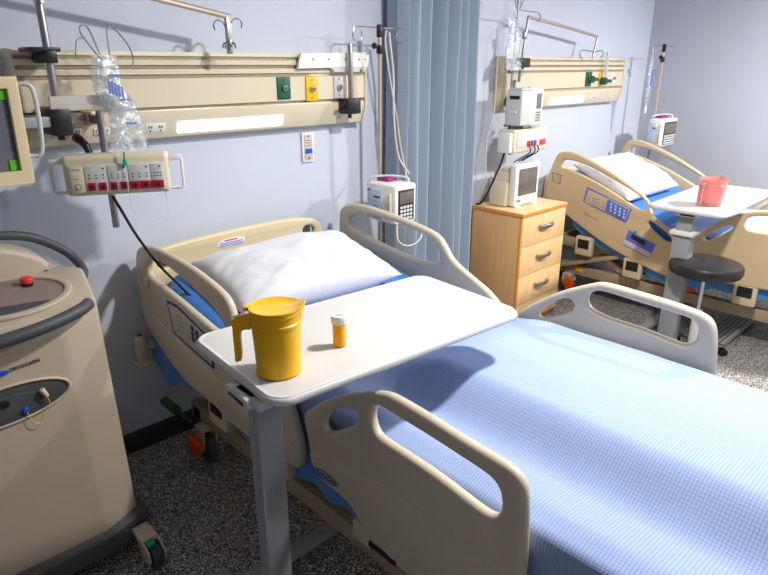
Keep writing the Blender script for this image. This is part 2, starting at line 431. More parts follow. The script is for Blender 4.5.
# near panel right-hand bracket with short post
t = thing('rail_bracket', 'white bracket plate with short metal post at the right end of the near service panel', 'bracket', (1.95,-.10,1.63))
bm = newbm(); plate(bm, [(1.775,1.699),(2.19,1.708),(2.175,1.640),(1.755,1.634)], [], 'y', -.106, .008, .002, it=0); link('plate', bm, M['white'], t)
bm = newbm(); plate(bm, [(1.95,1.64),(2.18,1.64),(2.15,1.617),(1.97,1.617)], [], 'y', -.10, .010, .002, it=0); link('lower_lip', bm, M['lgrey'], t)
bm = newbm()
for x in (1.84, 1.93, 2.03, 2.12, 2.16): cyl(bm, (x,-.114,1.675), (x,-.117,1.675), .004, seg=10)
cyl(bm, (2.135,-.11,1.625), (2.135,-.122,1.625), .007, seg=12); link('screw', bm, M['wgrey'], t, kind='stuff')
bm = newbm(); cyl(bm, (2.045,-.135,1.47), (2.045,-.135,1.745), .013, seg=20, bev=.002); link('post', bm, M['steel'], t)
bm = newbm(); bx(bm, 2.008, 2.085, -.165, -.085, 1.425, 1.497, .006); cyl(bm, (2.045,-.125,1.425), (2.045,-.125,1.405), .01, seg=12)
cyl(bm, (2.03,-.125,1.46), (1.985,-.125,1.46), .008, seg=10); link('clamp', bm, M['dark'], t)
# wall switch plate
t = thing('wall_plate', 'small white wall plate with a blue label below the near service panel', 'wall plate', (1.87,-.005,1.265))
bm = newbm(); bx(bm, 1.833, 1.905, -.012, 0, 1.195, 1.34, .004); link('plate', bm, M['white'], t)
bm = newbm(); bx(bm, 1.845, 1.893, -.0155, -.011, 1.207, 1.328, .002); link('insert', bm, M['tape'], t)
bm = newbm(); bx(bm, 1.848, 1.89, -.018, -.014, 1.238, 1.262, .002); link('blue_label', bm, M['blue'], t, 'blue label')
bm = newbm()
for z in (1.322, 1.216): cyl(bm, (1.869,-.014,z), (1.869,-.018,z), .005, seg=12)
for z in (1.30, 1.288, 1.276): bx(bm, 1.852, 1.887, -.0165, -.0145, z, z+.003, 0)
link('screw', bm, M['redd'], t)
# ------------------------------------------------------------------ poles and booms on the service panels
CH = M['steel']
t = thing('equipment_boom', 'metal pole with black clamps on left end of the near service panel, arm reaching right', 'equipment pole', (.69,-.2,1.42), 'equipment booms')
bm = newbm(); cyl(bm, (.692,-.2,1.43), (.692,-.2,1.86), .0125, seg=24, bev=.002); link('pole', bm, CH, t)
bm = newbm(); cyl(bm, (.692,-.2,1.83), (.692,-.2,2.2), .017, seg=8, bev=.003); link('upper_sleeve', bm, M['chrome'], t)
bm = newbm(); bx(bm, .674, .712, -.226, -.085, 1.655, 1.695, .004); bx(bm, .632, .727, -.222, -.1, 1.690, 1.704, .003); link('upper_clamp', bm, M['dark'], t)
bm = newbm(); bx(bm, .658, .722, -.235, -.085, 1.425, 1.515, .008); cyl(bm, (.69,-.2,1.425), (.69,-.2,1.41), .012, seg=12); link('lower_clamp', bm, M['dark'], t)
bm = newbm(); tube(bm, [(.692,-.2,1.935),(1.096,-.2,1.870),(1.372,-.2,1.826)], .011, seg=10, smooth=False); link('arm', bm, M['alu'], t)
bm = newbm(); bx(bm, 1.351, 1.372, -.21, -.19, 1.69, 1.828, .004); link('drop_rod', bm, M['steel'], t)
bm = newbm()
for s, x, z in ((-1,1.35,1.79),(1,1.375,1.80)):
    pts = [(x, -.2, z)] + [(x+s*(.028-.022*math.cos(a)), -.2, z+.022*math.sin(a)) for a in [.8, 1.6, 2.4, 3.1, 3.8]]
    tube(bm, pts, .0035, seg=8)
for k in range(7):
    a = k*.9; tube(bm, [(1.362,-.2,1.735),(1.362+.022*math.cos(a),-.2+.02*math.sin(a),1.728-.006*(k%3)),(1.362+.028*math.cos(a),-.2+.02*math.sin(a),1.712)], .004, seg=6)
cyl(bm, (1.361,-.2,1.70), (1.361,-.2,1.745), .013, seg=14, bev=.003); link('hook', bm, M['chrome'], t)
# bag holder bar
bm = newbm(); bx(bm, .662, .872, -.232, -.218, 1.506, 1.553, .003); link('label_bar', bm, M['tape'], t, 'wide grey strap reaching right')
bm = newbm(); bx(bm, .605, .842, -.125, -.08, 1.452, 1.488, .004); bx(bm, .80, .842, -.135, -.08, 1.447, 1.494, .004); link('rail', bm, M['alu'], h1, 'short mounting rail')
t = thing('equipment_boom', 'thin pole with black clamp on the far service panel, arm and small hooks reaching right', 'equipment pole', (3.40,-.16,1.5), 'equipment booms')
bm = newbm(); cyl(bm, (3.41,-.16,1.55), (3.465,-.16,1.925), .0095, seg=16, bev=.002); cyl(bm, (3.435,-.16,1.80), (3.44,-.16,1.84), .017, seg=14, bev=.004); link('pole', bm, CH, t)
bm = newbm(); bx(bm, 3.37, 3.48, -.19, -.08, 1.635, 1.69, .006); bx(bm, 3.36, 3.40, -.2, -.12, 1.625, 1.66, .004); link('clamp', bm, M['dark'], t)
bm = newbm(); tube(bm, [(3.465,-.16,1.925),(3.9,-.16,1.885),(4.335,-.16,1.838)], .010, seg=10, smooth=False); link('arm', bm, M['alu'], t)
bm = newbm(); cyl(bm, (4.335,-.16,1.842), (4.30,-.16,1.70), .008, seg=12); link('drop_rod', bm, CH, t)
bm = newbm(); tube(bm, [(4.15,-.16,1.69),(4.12,-.16,1.71),(4.14,-.16,1.745),(4.30,-.16,1.738),(4.42,-.16,1.745),(4.44,-.16,1.715),(4.41,-.16,1.70)], .0045, seg=8); link('hook', bm, M['chrome'], t)
# hanger pole with bag cluster left of far panel
t = thing('hook_pole', 'thin hook pole with clear tubing beside the curtain, left of the far panel', 'hook pole', (3.275,-.2,1.55))
bm = newbm(); cyl(bm, (3.275,-.2,1.52), (3.30,-.2,2.1), .006, seg=12); link('pole', bm, CH, t)
bm = newbm(); tube(bm, [(3.295,-.2,1.955),(3.40,-.2,1.95),(3.50,-.2,1.948),(3.535,-.2,1.92),(3.50,-.2,1.90)], .004, seg=8)
for a in (.4, 1.1, 2.0, 2.7): tube(bm, [(3.295,-.2,1.945),(3.295+.03*math.cos(a),-.2,1.97+.02*math.sin(a)),(3.295+.05*math.cos(a),-.2,1.99+.06*math.sin(a))], .0035, seg=8)
link('hook', bm, M['chrome'], t)
def bag(f, label, name='plastic_bag', cat='plastic bag'):
    return tag(link(name, f, M['film'], None, sharp=70), label, cat)
def bagmesh(p0, p1, w0, w1, d, seed, ax=(1,0,0), nu=14, nv=26):
    ax = Vector(ax).normalized(); p0 = Vector(p0); p1 = Vector(p1); nrm = (p1-p0).cross(ax).normalized()
    def f(u, v):
        # u around, v along
        a = 2*PI*u; w = (w0+(w1-w0)*v)/2*(1+.18*noise.noise(Vector((seed, v*6, 0))))
        th = d*(math.sin(PI*min(max(v*1.02,.02),.98))**.5)*(.6+.8*abs(noise.noise(Vector((u*4, v*7, seed)))))
        c = p0.lerp(p1, v)+ax*.012*math.sin(v*9+seed)
        return c+ax*w*math.cos(a)+nrm*th*math.sin(a)+nrm*.006*noise.noise(Vector((u*9, v*14, seed+3)))
    return cloth(f, nu*2, nv, 1, 1, 0)
b = bag(bagmesh((.838,-.255,1.680), (.905,-.262,1.365), .085, .135, .028, 2), 'crumpled clear plastic bag with blue print hanging in front of the near panel')
# blue printing and ties on bag
bm = newbm()
for k in range(5): bx(bm, .858+k*.0105, .865+k*.0105, -.2835, -.2815, 1.558-.004*k, 1.605-.006*k, 0)
bx(bm, .862, .908, -.2835, -.2815, 1.612, 1.620, 0); bx(bm, .885, .925, -.290, -.288, 1.535, 1.54, 0); bx(bm, .90, .935, -.290, -.288, 1.455, 1.462, 0)
xf(bm, Matrix.Translation((-.022,-.006,.0))); link('printing', bm, M['print'], b, 'blue printing', kind='stuff')
t = thing('wire_hanger', 'bent wire hook loops holding the clear bag over the near service panel', 'wire hook', (.85,-.23,1.68))
bm = newbm()
tube(bm, [(a-.022, b_, c-.004) for a, b_, c in [(.872,-.235,1.665),(.84,-.235,1.71),(.815,-.235,1.75),(.815,-.235,1.772),(.835,-.235,1.775),(.848,-.235,1.75),(.862,-.235,1.70),(.87,-.235,1.665)]], .0028, seg=6)
link('left_loop', bm, M['chrome'], t)
bm = newbm()
tube(bm, [(a-.022, b_, c-.004) for a, b_, c in [(.90,-.235,1.66),(.898,-.235,1.71),(.90,-.235,1.765),(.918,-.235,1.775),(.94,-.235,1.755),(.965,-.235,1.72),(.978,-.235,1.68),(.972,-.235,1.65)]], .0028, seg=6)
link('right_loop', bm, M['chrome'], t)
bm = newbm(); tube(bm, [(a-.022, b_, c-.004) for a, b_, c in [(.83,-.235,1.74),(.80,-.235,1.732),(.79,-.235,1.70),(.788,-.235,1.67)]], .0022, seg=6); link('side_hook', bm, M['steel'], t)
bag(bagmesh((3.215,-.235,1.90), (3.225,-.24,1.62), .10, .16, .02, 5), 'clear plastic bags of tubing hanging beside the curtain, left of far panel')
bm = newbm()
tube(bm, [(3.28,-.2,1.90),(3.20,-.22,1.94),(3.14,-.2,1.85),(3.15,-.18,1.65),(3.16,-.17,1.4),(3.13,-.15,1.2),(3.14,-.15,.98)], .004, seg=8)
tube(bm, [(3.35,-.2,1.88),(3.30,-.22,1.80),(3.22,-.2,1.70),(3.24,-.2,1.5),(3.27,-.2,1.36)], .003, seg=8)
tag(link('tubing', bm, M['tube']), 'clear tubing looping down the wall just right of the blue curtain', 'tubing')
# black hose right of curtain
bm = newbm(); tube(bm, [(3.30,-.21,1.37),(3.27,-.21,1.28),(3.245,-.2,1.12),(3.20,-.17,.97),(3.165,-.12,.83),(3.16,-.07,.80)], .0065, seg=8)
tag(link('cable', bm, M['rubber']), 'black cable falling from the far equipment rack to the drawer cabinet', 'cable', )
bm = newbm(); tube(bm, [(3.62,-.1,1.0),(3.60,-.12,.93),(3.62,-.15,.87),(3.66,-.14,.80),(3.665,-.1,.793)], .007, seg=8)
tag(link('cable', bm, M['rubber']), 'short black cable curling down right of the small patient monitor', 'cable')
# ------------------------------------------------------------------ power module (near)
def module():
    t = thing('socket_module', 'cream socket module with crimson sockets and side handles below the near service panel', 'socket module', (.835,-.27,1.21))
    RM = Matrix.Translation((.835,-.27,0)) @ Matrix.Rotation(math.radians(-27), 4, 'Z') @ Matrix.Diagonal((.835,1,.90,1)) @ Matrix.Translation((-.8385,.275,.140))
    def link(name, bm, m, parent=None, label=None, kind=None, sharp=35):
        if name != 'mounting_post': xf(bm, RM)
        return base_link(name, bm, m, parent, label, kind, sharp)
    bm = newbm(); bx(bm, .632, 1.045, -.315, -.23, 1.215, 1.372, .02, 4); link('housing', bm, M['cream'], t)
    y = -.315
    bm = newbm(); bx(bm, .655, 1.025, y-.006, y+.01, 1.228, 1.336, .003); link('face_plate', bm, M['lgrey'], t)
    xs = [(.661,.712),(.716,.800),(.803,.880),(.884,.968),(.971,1.020)]
    for i, (a, b) in enumerate(xs):
        bm = newbm(); bx(bm, a, b, y-.010, y-.004, 1.232, 1.332, .002)
        p = link('socket_panel', bm, M['cream'] if i == 0 else M['lgrey'], t)
        q = newbm(); n = 2 if b-a > .06 else 1
        cy = y-.010
        if i == 0:
            cyl(q, ((a+b)/2, cy, 1.255), ((a+b)/2, cy-.003, 1.255), .012, seg=20); link('round_socket', q, M['wgrey'], p)
            q = newbm(); cyl(q, ((a+b)/2, cy-.002, 1.255), ((a+b)/2, cy-.005, 1.255), .008, seg=16); link('socket_face', q, M['cream'], p)
            q = newbm(); bx(q, a+.006, b-.012, cy-.001, cy+.001, 1.318, 1.322, 0); bx(q, a+.01, a+.03, cy-.001, cy+.001, 1.283, 1.286, 0); link('printing', q, M['wgrey'], p, kind='stuff')
            continue
        for k in range(n):
            c = a+(k+.5)*(b-a)/n
            h = .5*(b-a)/n - (.001 if i > 2 else .006)
            q = newbm(); bx(q, c-h, c+h, cy-.004, cy+.001, 1.238, 1.268, .001)
            s = link('crimson_socket', q, M['redd'], p, 'crimson socket')
            q = newbm(); cyl(q, (c, cy-.004, 1.253), (c, cy-.0055, 1.253), .008, seg=14); link('socket_hole', q, M['blackk'], s)
        q = newbm()
        for k in range(3):
            for r in range(2):
                c = a+.012+k*(b-a-.024)/2.2; bx(q, c, c+.006, cy-.001, cy+.001, 1.283+r*.012, 1.287+r*.012, 0)
        link('printing', q, M['blackk'], p, kind='stuff')
        q = newbm(); cyl(q, (b-.012, cy, 1.322), (b-.012, cy-.002, 1.322), .0035, seg=10); link('indicator', q, M['dark'], p)
    for s, x in ((-1, .632), (1, 1.045)):
        bm = newbm(); X = x+s*.052
        tube(bm, [(x, -.27, 1.345), (X-s*.008, -.27, 1.345), (X, -.27, 1.335), (X, -.27, 1.235), (X-s*.008, -.27, 1.225), (x, -.27, 1.225)], .0065, seg=10, smooth=False)
        bx(bm, min(x, X)-.003, max(x, X)+.003, -.285, -.255, 1.335, 1.355, .005)
        link('side_handle', bm, M['white'], t)
    bm = newbm(); cyl(bm, (.825,-.2,1.082), (.825,-.2,1.50), .0125, seg=18, bev=.002); bx(bm, .80, .85, -.235, -.187, 1.26, 1.33, .004); bx(bm, .81, .84, -.2, -.12, 1.455, 1.485, .003)
    link('mounting_post', bm, CH, t)
    return t
module()
bm = newbm(); cyl(bm, (.765,-.11,1.405), (.765,-.19,1.388), .017, .013, seg=16, bev=.003); cyl(bm, (.765,-.19,1.388), (.775,-.205,1.345), .014, .011, seg=14, bev=.003)
tag(link('plug', bm, M['dark']), 'fat black plug in the socket left of the clear bag', 'plug')
bm = newbm(); tube(bm, [(.815,-.235,1.205),(.83,-.25,1.16),(.87,-.27,1.05),(.93,-.29,.93),(.99,-.31,.84),(1.015,-.33,.80),(1.03,-.36,.785)], .0055, seg=8)
tag(link('cable', bm, M['rubber']), 'black cable running from the crimson socket module down to the near bed', 'cable')
t = thing('tubing', 'thin clear line with green clip looping in front of the crimson socket module', 'tubing', (.85,-.34,1.3))
bm = newbm(); tube(bm, [(.838,-.33,1.40),(.838,-.335,1.33),(.838,-.336,1.20),(.86,-.336,1.14),(.92,-.336,1.10),(.965,-.336,1.13),(.97,-.336,1.20),(.955,-.336,1.30),(.93,-.336,1.36)], .0012, seg=6); link('line', bm, M['tube'], t)
bm = newbm(); bx(bm, .832, .844, -.342, -.33, 1.322, 1.345, .003); cyl(bm, (.838,-.336,1.345), (.838,-.336,1.37), .003, seg=8); link('green_clip', bm, M['teal'], t, 'green clip')
# ------------------------------------------------------------------ left wall monitor
t = thing('wall_monitor', 'cream framed screen with green corner tape cut off by the left edge of the photo', 'monitor', (.38,-.3,1.3))
Rm = rot(ry=0)
bm = newbm(); plate(bm, [(.15,1.305),(.527,1.312),(.53,1.618),(.15,1.622)], [[(.19,1.345),(.498,1.352),(.502,1.586),(.19,1.588)]], 'y', -.40, .018, .004, it=0); link('bezel', bm, M['head'], t)
bm = newbm(); bx(bm, .185, .508, -.402, -.385, 1.34, 1.595, .001); s = link('screen', bm, M['screen'], t)
for za in (1.556, 1.354):
    bm = newbm(); bx(bm, .472, .499, -.406, -.4025, za, za+.03, 0); link('green_tape', bm, M['lime'], s, 'lime green tape corner')
bm = newbm(); bx(bm, .16, .52, -.384, -.32, 1.32, 1.61, .015); link('rear_case', bm, M['lgrey'], t)
bm = newbm(); tube(bm, [(.528,-.40,1.595),(.552,-.41,1.597),(.568,-.415,1.58),(.570,-.418,1.50),(.566,-.415,1.42),(.555,-.41,1.392),(.528,-.40,1.392)], .0065, seg=10); link('handle', bm, M['lgrey'], t)
bm = newbm(); bx(bm, .42, .50, -.325, -.2, 1.44, 1.50, .006); bx(bm, .45, .66, -.225, -.19, 1.455, 1.49, .006); link('mount_arm', bm, M['grey'], t)
# ------------------------------------------------------------------ curtain
def cf(u, v):
    x = 2.345+.625*u; z = .08+2.55*v
    k = u*6.6
    amp = .078+.018*math.sin(u*11+1)
    y = -.125-amp*math.sin(2*PI*k+.9*math.sin(2*PI*u*1.7)+.25*math.sin(v*3+u*4))
    x += .008*math.cos(2*PI*k*1.0)+.012*noise.noise(Vector((u*5, v*1.6, 1)))+.03*(1-v)*(u-.3)
    y += .015*noise.noise(Vector((u*9, v*3, 4)))
    return Vector((x, y, z))
t = thing('privacy_curtain', 'blue floor-length privacy curtain gathered in folds between the two beds', 'curtain', (2.7,-.12,.08))
link('cloth', cloth(cf, 220, 40, 3, 4, .003), M['curtain'], t, sharp=80)
bm = newbm(); cyl(bm, (2.2,-.12,2.66), (3.2,-.12,2.66), .012, seg=14)
for x in (2.25, 3.15): cyl(bm, (x,-.12,2.66), (x,-.12,2.75), .006, seg=10)
link('curtain_rail', bm, M['alu'], t)
bm = newbm()
for k in range(12): tube(bm, [(2.4+.06*k,-.12,2.672),(2.4+.06*k,-.105,2.66),(2.4+.06*k,-.12,2.645),(2.4+.06*k,-.12,2.61)], .002, seg=6)
link('hook', bm, M['chrome'], t, kind='stuff')
# ------------------------------------------------------------------ IV stands
def iv_stand(x, y, label, hx, zt=1.815):
    t = thing('iv_stand', label, 'iv stand', (x, y, 0), 'iv stands')
    bm = newbm(); cyl(bm, (x,y,.10), (x,y,1.0), .0125, seg=20); link('lower_pole', bm, CH, t)
    bm = newbm(); cyl(bm, (x,y,1.0), (x,y,zt), .009, seg=18); link('upper_pole', bm, M['alu'], t)
    bm = newbm(); bx(bm, x-.012, x+.012, y-.012, y+.012, zt-.04, zt+.018, .004); link('top_block', bm, M['dark'], t)
    bm = newbm(); cyl(bm, (x,y,zt-.115), (x,y,zt-.075), .016, seg=16, bev=.002); cyl(bm, (x,y,zt-.088), (x-.03,y,zt-.08), .007, seg=10); cyl(bm, (x-.03,y,zt-.08), (x-.042,y,zt-.077), .015, seg=12, bev=.003); link('height_knob', bm, M['dark'], t)
    for s in (-1, 1):
        bm = newbm(); hw = hx
        tube(bm, [(x,y,zt+.002),(x+s*(hw-.03),y,zt+.004),(x+s*(hw-.008),y,zt-.006),(x+s*hw,y,zt-.035),(x+s*(hw-.012),y,zt-.058),(x+s*(hw-.042),y,zt-.06),(x+s*(hw-.058),y,zt-.038),(x+s*(hw-.05),y,zt-.012)], .003, seg=8)
        link('hook', bm, M['chrome'], t)
    bm = newbm(); cyl(bm, (x,y,.07), (x,y,.12), .03, seg=20, bev=.004); link('hub', bm, M['steel'], t)
    for k in range(5):
        a = k*2*PI/5+.3; ex, ey = x+.115*math.cos(a), y+.115*math.sin(a)
        bm = newbm(); tube(bm, [(x,y,.09),(x+.07*math.cos(a),y+.07*math.sin(a),.08),(ex,ey,.065)], .010, seg=8); l_ = link('base_leg', bm, M['steel'], t)
        bm = newbm(); cyl(bm, (ex-.008*math.sin(a),ey+.008*math.cos(a),.025), (ex+.008*math.sin(a),ey-.008*math.cos(a),.025), .025, seg=18, bev=.003); cyl(bm, (ex,ey,.03), (ex,ey,.075), .005, seg=8); link('caster', bm, M['rubber'], l_)
    return t
def pump(x0, y0, w, d, z0, h, pole, label):
    t = thing('infusion_pump', label, 'infusion pump', (x0+w/2, y0+d/2, z0), 'infusion pumps')
    x1, y1, z1 = x0+w, y0+d, z0+h
    bm = newbm(); bx(bm, x0, x1, y0, y1, z0, z1, .012, 3); link('case', bm, M['white'], t)
    bm = newbm(); bx(bm, x0-.004, x0+.004, y0+.45*d, y1-.01, z0+.01, z1-.03, .002); p = link('side_label', bm, M['lblue'], t, 'pale blue side label')
    bm = newbm(); bx(bm, x0-.006, x0-.003, y0+.5*d, y0+.72*d, z1-.075, z1-.065, 0); bx(bm, x0-.006, x0-.003, y0+.84*d, y1-.015, z1-.043, z1-.035, 0)
    for k in range(5): bx(bm, x0-.0055, x0-.003, y0+.55*d, y0+.72*d, z1-.095-k*.02, z1-.0935-k*.02, 0)
    link('printing', bm, M['navy'], p, kind='stuff')
    bm = newbm(); bx(bm, x0-.008, x0+.004, y0+.22*d, y0+.36*d, z0+.02, z0+.1, .004); bx(bm, x0-.012, x0+.002, y0+.12*d, y0+.19*d, z0+.03, z1-.04, .004); link('door_latch', bm, M['cream'], t)
    bm = newbm(); bx(bm, x0-.014, x0-.004, y0+.13*d, y0+.19*d, z1-.06, z1-.045, .002); link('yellow_tab', bm, M['yplate'], t, 'yellow tab')
    bm = newbm(); bx(bm, x0+.02, x1-.02, y0-.004, y0+.004, z0+.015, z1-.025, .002); f = link('front_panel', bm, M['blackk'], t)
    bm = newbm(); bx(bm, x0+.027, x1-.027, y0-.006, y0-.003, z0+.1, z1-.035, .001); link('display', bm, M['screen2'], f)
    bm = newbm()
    for i in range(4):
        for j in range(4):
            xx = x0+.03+i*(w-.06)/4; zz = z0+.02+j*.019; bx(bm, xx, xx+(w-.06)/4-.005, y0-.007, y0-.003, zz, zz+.013, .001)
    link('key', bm, M['lgrey'], f, kind='stuff')
    bm = newbm(); tube(bm, [(x0+.01,y1-.02,z1-.005),(x0+.01,y1-.03,z1+.022),(x0+w*.5,y0+d*.6,z1+.028),(x1-.02,y0+.05,z1+.022),(x1-.02,y0+.04,z1-.004)], .006, seg=8); link('carry_handle', bm, M['lgrey'], t)
    bm = newbm(); bx(bm, x0+w*.35, x0+w*.8, y0+d*.5, y0+d*.9, z1, z1+.022, .005); link('clip', bm, M['purple'], t, 'magenta clip')
    bm = newbm(); px_, py_ = pole; bx(bm, px_-.02, px_+.02, min(y1-.01, py_-.018), max(y1, py_+.022), z0+.06, z0+.13, .004); link('pole_clamp', bm, M['dark'], t)
    return t
iv_stand(2.205, -.17, 'iv stand left of the blue curtain, behind the near bed', .172)
p1 = pump(2.10, -.39, .15, .21, .90, .195, (2.205,-.17), 'white infusion pump with dark screen and keypad beside the blue curtain')
bm = newbm()
tube(bm, [(2.27,-.17,1.80),(2.275,-.17,1.76),(2.30,-.17,1.6),(2.305,-.17,1.4),(2.33,-.18,1.2),(2.31,-.28,1.12)], .0055, seg=8)
tube(bm, [(2.25,-.17,1.81),(2.245,-.17,1.74),(2.285,-.17,1.55),(2.33,-.17,1.38),(2.345,-.18,1.25),(2.35,-.25,1.0)], .0045, seg=8)
tag(link('tubing', bm, M['tape']), 'grey tubing hanging from the iv stand in front of the curtain', 'tubing')
bm = newbm(); tube(bm, [(2.13,-.375,.915),(2.10,-.41,.83),(2.16,-.42,.79),(2.24,-.42,.80),(2.28,-.4,.84),(2.235,-.36,.915)], .004, seg=8)
link('tubing', bm, M['tape'], p1, 'grey loop of tubing')
iv_stand(5.16, -.29, 'iv stand in the far room corner, behind the far bed', .20, 1.785)
p2 = pump(5.06, -.415, .27, .12, 1.03, .215, (5.16,-.29), 'white infusion pump on the stand in the far room corner')
t = thing('drip_bag', 'clear drip bag with blue marking hanging from the corner iv stand', 'drip bag', (4.97,-.29,1.72))
def bagf(u, v):
    a = 2*PI*u; w = .042*(math.sin(PI*min(max(v, .02), .98))**.3)*(1-.25*v)
    return Vector((4.975+w*math.cos(a), -.29+.018*math.sin(a)*math.sin(PI*v)**.4, 1.71-.37*v))
link('pouch', cloth(bagf, 24, 20, 1, 1, 0), M['film'], t, sharp=80)
bm = newbm(); bx(bm, 4.962, 4.985, -.312, -.309, 1.50, 1.62, 0); link('blue_label', bm, M['print'], t, 'blue marking')
bm = newbm(); cyl(bm, (4.975,-.29,1.345), (4.975,-.29,1.29), .009, seg=12, bev=.002); cyl(bm, (4.975,-.29,1.71), (4.965,-.29,1.765), .003, seg=8); link('port', bm, M['white'], t)
# ------------------------------------------------------------------ drawer cabinet
def cabinet(x0, y0, w, d, H):
    t = thing('drawer_cabinet', 'light maple four-drawer bedside cabinet with orange edging, beside the blue curtain', 'cabinet', (x0+w/2, y0+d/2, 0))
    x1, y1 = x0+w, y0+d
    bm = newbm(); bx(bm, x0+.004, x0+.022, y0+.02, y1, .06, H-.02, .001); link('side_panel', bm, M['woodside'], t)
    bm = newbm(); bx(bm, x1-.022, x1-.004, y0+.02, y1, .06, H-.02, .001); link('side_panel', bm, M['woodside'], t)
    bm = newbm(); bx(bm, x0+.022, x1-.022, y0+.03, y1-.005, .06, H-.025, 0); link('carcass', bm, M['woodside'], t)
    bm = newbm(); bx(bm, x0+.002, x0+.012, y0+.008, y0+.022, .06, H-.022, .001); link('edge_strip', bm, M['woodedge'], t, 'orange wood edge strip')
    bm = newbm(); bx(bm, x0, x1, y0, y1, H-.004, H, .0015); bx(bm, x0+.006, x1-.006, y0+.006, y1-.006, H-.02, H-.003, 0)
    tp = link('top', bm, M['woodtop'], t)
    bm = newbm(); bx(bm, x0-.001, x1+.001, y0-.002, y0+.006, H-.024, H-.003, .002); bx(bm, x0-.002, x0+.006, y0, y1, H-.024, H-.003, .002); bx(bm, x1-.006, x1+.002, y0, y1, H-.024, H-.003, .002)
    link('edging', bm, M['woodedge'], tp, 'orange wood edging')
    zs = [H-.028]; hs = [.195, .195, .19, .135]
    z = H-.028
    for i, h in enumerate(hs):
        bm = newbm(); bx(bm, x0+.012, x1-.006, y0+.004, y0+.024, z-h+.003, z, .002)
        dr = link('drawer', bm, M['woodface'], t)
        bm = newbm(); cx = x0+w*.52; hz = z-h*.42
        if i < 3:
            n = 12; t2 = []
            for k in range(n+1):
                u = k/n; xx = cx+(u-.5)*.15
                t2.append((xx, y0-.004-.030*math.sin(PI*u), hz+.004*math.sin(PI*u)))
            tube(bm, t2, .009, seg=10, n=2, rz=.0125)
            link('handle', bm, M['steel'], dr, 'brushed metal bow handle')
        else:
            for s in (-.10, .08): cyl(bm, (cx+s, y0+.006, hz+.03), (cx+s, y0-.006, hz+.03), .008, seg=12, bev=.002)
            link('stud', bm, M['alu'], dr)
        z -= h
    bm = newbm(); bx(bm, x0+.03, x1-.03, y0+.04, y1-.02, .0, .06, .002); link('plinth', bm, M['woodside'], t)
cabinet(3.15, -.44, .51, .39, .795)
# ------------------------------------------------------------------ patient monitor on the cabinet
t = thing('patient_monitor', 'small cream patient monitor with dark screen standing on the maple cabinet', 'monitor', (3.36,-.25,.787))
Rz = rot(rz=0.0)
x0, x1, y0, z0, z1 = 3.25, 3.515, -.30, .80, 1.065
bm = newbm(); bx(bm, x0, x1, y0, y0+.05, z0, z1, .012, 3); link('front_frame', bm, M['white'], t)
bm = newbm(); bx(bm, x0+.02, x1-.02, y0+.045, -.11, z0+.01, z1-.05, .02, 3); bx(bm, x0+.03, x1-.03, y0+.04, -.17, z1-.06, z1-.02, .012, 3); link('rear_case', bm, M['cream'], t)
bm = newbm(); bx(bm, x0-.03, x0+.03, -.25, -.125, z0, z0+.15, .006); link('side_pod', bm, M['cream'], t)
bm = newbm(); bx(bm, x0+.032, x1-.028, y0-.003, y0+.004, z0+.065, z1-.03, .003); sc = link('screen', bm, M['screen2'], t, 'dark grey screen')
bm = newbm()
for x, c in ((x0+.03, 0), (x0+.055, 1)): cyl(bm, (x,y0,z0+.035), (x,y0-.004,z0+.035), .007, seg=12)
link('knob', bm, M['redd'], t, 'small dark red button')
bm = newbm(); bx(bm, x0+.12, x0+.20, y0-.002, y0+.002, z0+.02, z0+.045, .002); bx(bm, x0+.14, x0+.15, y0-.004, y0, z0+.03, z0+.037, 0); link('button_bar', bm, M['lgrey'], t)
for xx in (x0+.02, x1-.06):
    bm = newbm(); bx(bm, xx, xx+.04, y0-.012, y0+.06, .7875, z0+.004, .004); link('foot', bm, M['white'], t)
# ------------------------------------------------------------------ far rack: upper monitor and lower module
t = thing('defibrillator_unit', 'boxy grey monitor with handle perched highest on the far equipment rack', 'monitor', (3.36,-.23,1.30))
x0, x1, y0, y1, z0, z1 = 3.25, 3.48, -.305, -.215+.03, 1.30, 1.505
bm = newbm(); bx(bm, x0, x0+.13, y0+.003, y1, z0, z1, .008, 3); link('case', bm, M['lgrey'], t)
bm = newbm(); bx(bm, x0+.10, x1, y0, y1, z0-.005, z1+.012, .01, 3); link('front_case', bm, M['white'], t)
bm = newbm(); bx(bm, x0+.01, x0+.12, y0+.01, y1-.01, z1, z1+.014, .005); cyl(bm, (x0+.11,y0+.03,z1+.014), (x0+.11,y0+.03,z1+.022), .008, seg=12); link('top_grip', bm, M['lgrey'], t)
bm = newbm(); bx(bm, x0+.155, x0+.205, y0-.003, y0+.003, z0+.095, z1-.02, .002); link('display', bm, M['lcd'], t)
bm = newbm()
for i in range(4):
    for j in range(4): bx(bm, x0+.153+i*.014, x0+.163+i*.014, y0-.003, y0+.002, z0+.02+j*.016, z0+.031+j*.016, .001)
link('key', bm, M['wgrey'], t, kind='stuff')
bm = newbm(); bx(bm, x0-.003, x0+.004, y0+.02, y0+.09, z1-.05, z1-.03, .001); link('vent_slot', bm, M['dark'], t)
bm = newbm(); bx(bm, x0-.006, x0+.004, y0+.035, y0+.055, z0+.07, z0+.09, .003); link('white_stud', bm, M['white'], t)
t = thing('equipment_rack', 'cream wall module with small red and blue sockets above the small patient monitor', 'socket module', (3.4,-.2,1.12))
x0, x1, y0, y1, z0, z1 = 3.25, 3.62, -.265, -.145, 1.13, 1.275
bm = newbm(); bx(bm, x0, x1, y0, y1, z0, z1, .012, 3); link('housing', bm, M['cream'], t)
bm = newbm(); bx(bm, x0+.03, x1-.02, y0-.004, y0+.003, z0+.03, z1-.02, .002); f = link('face_plate', bm, M['lgrey'], t)
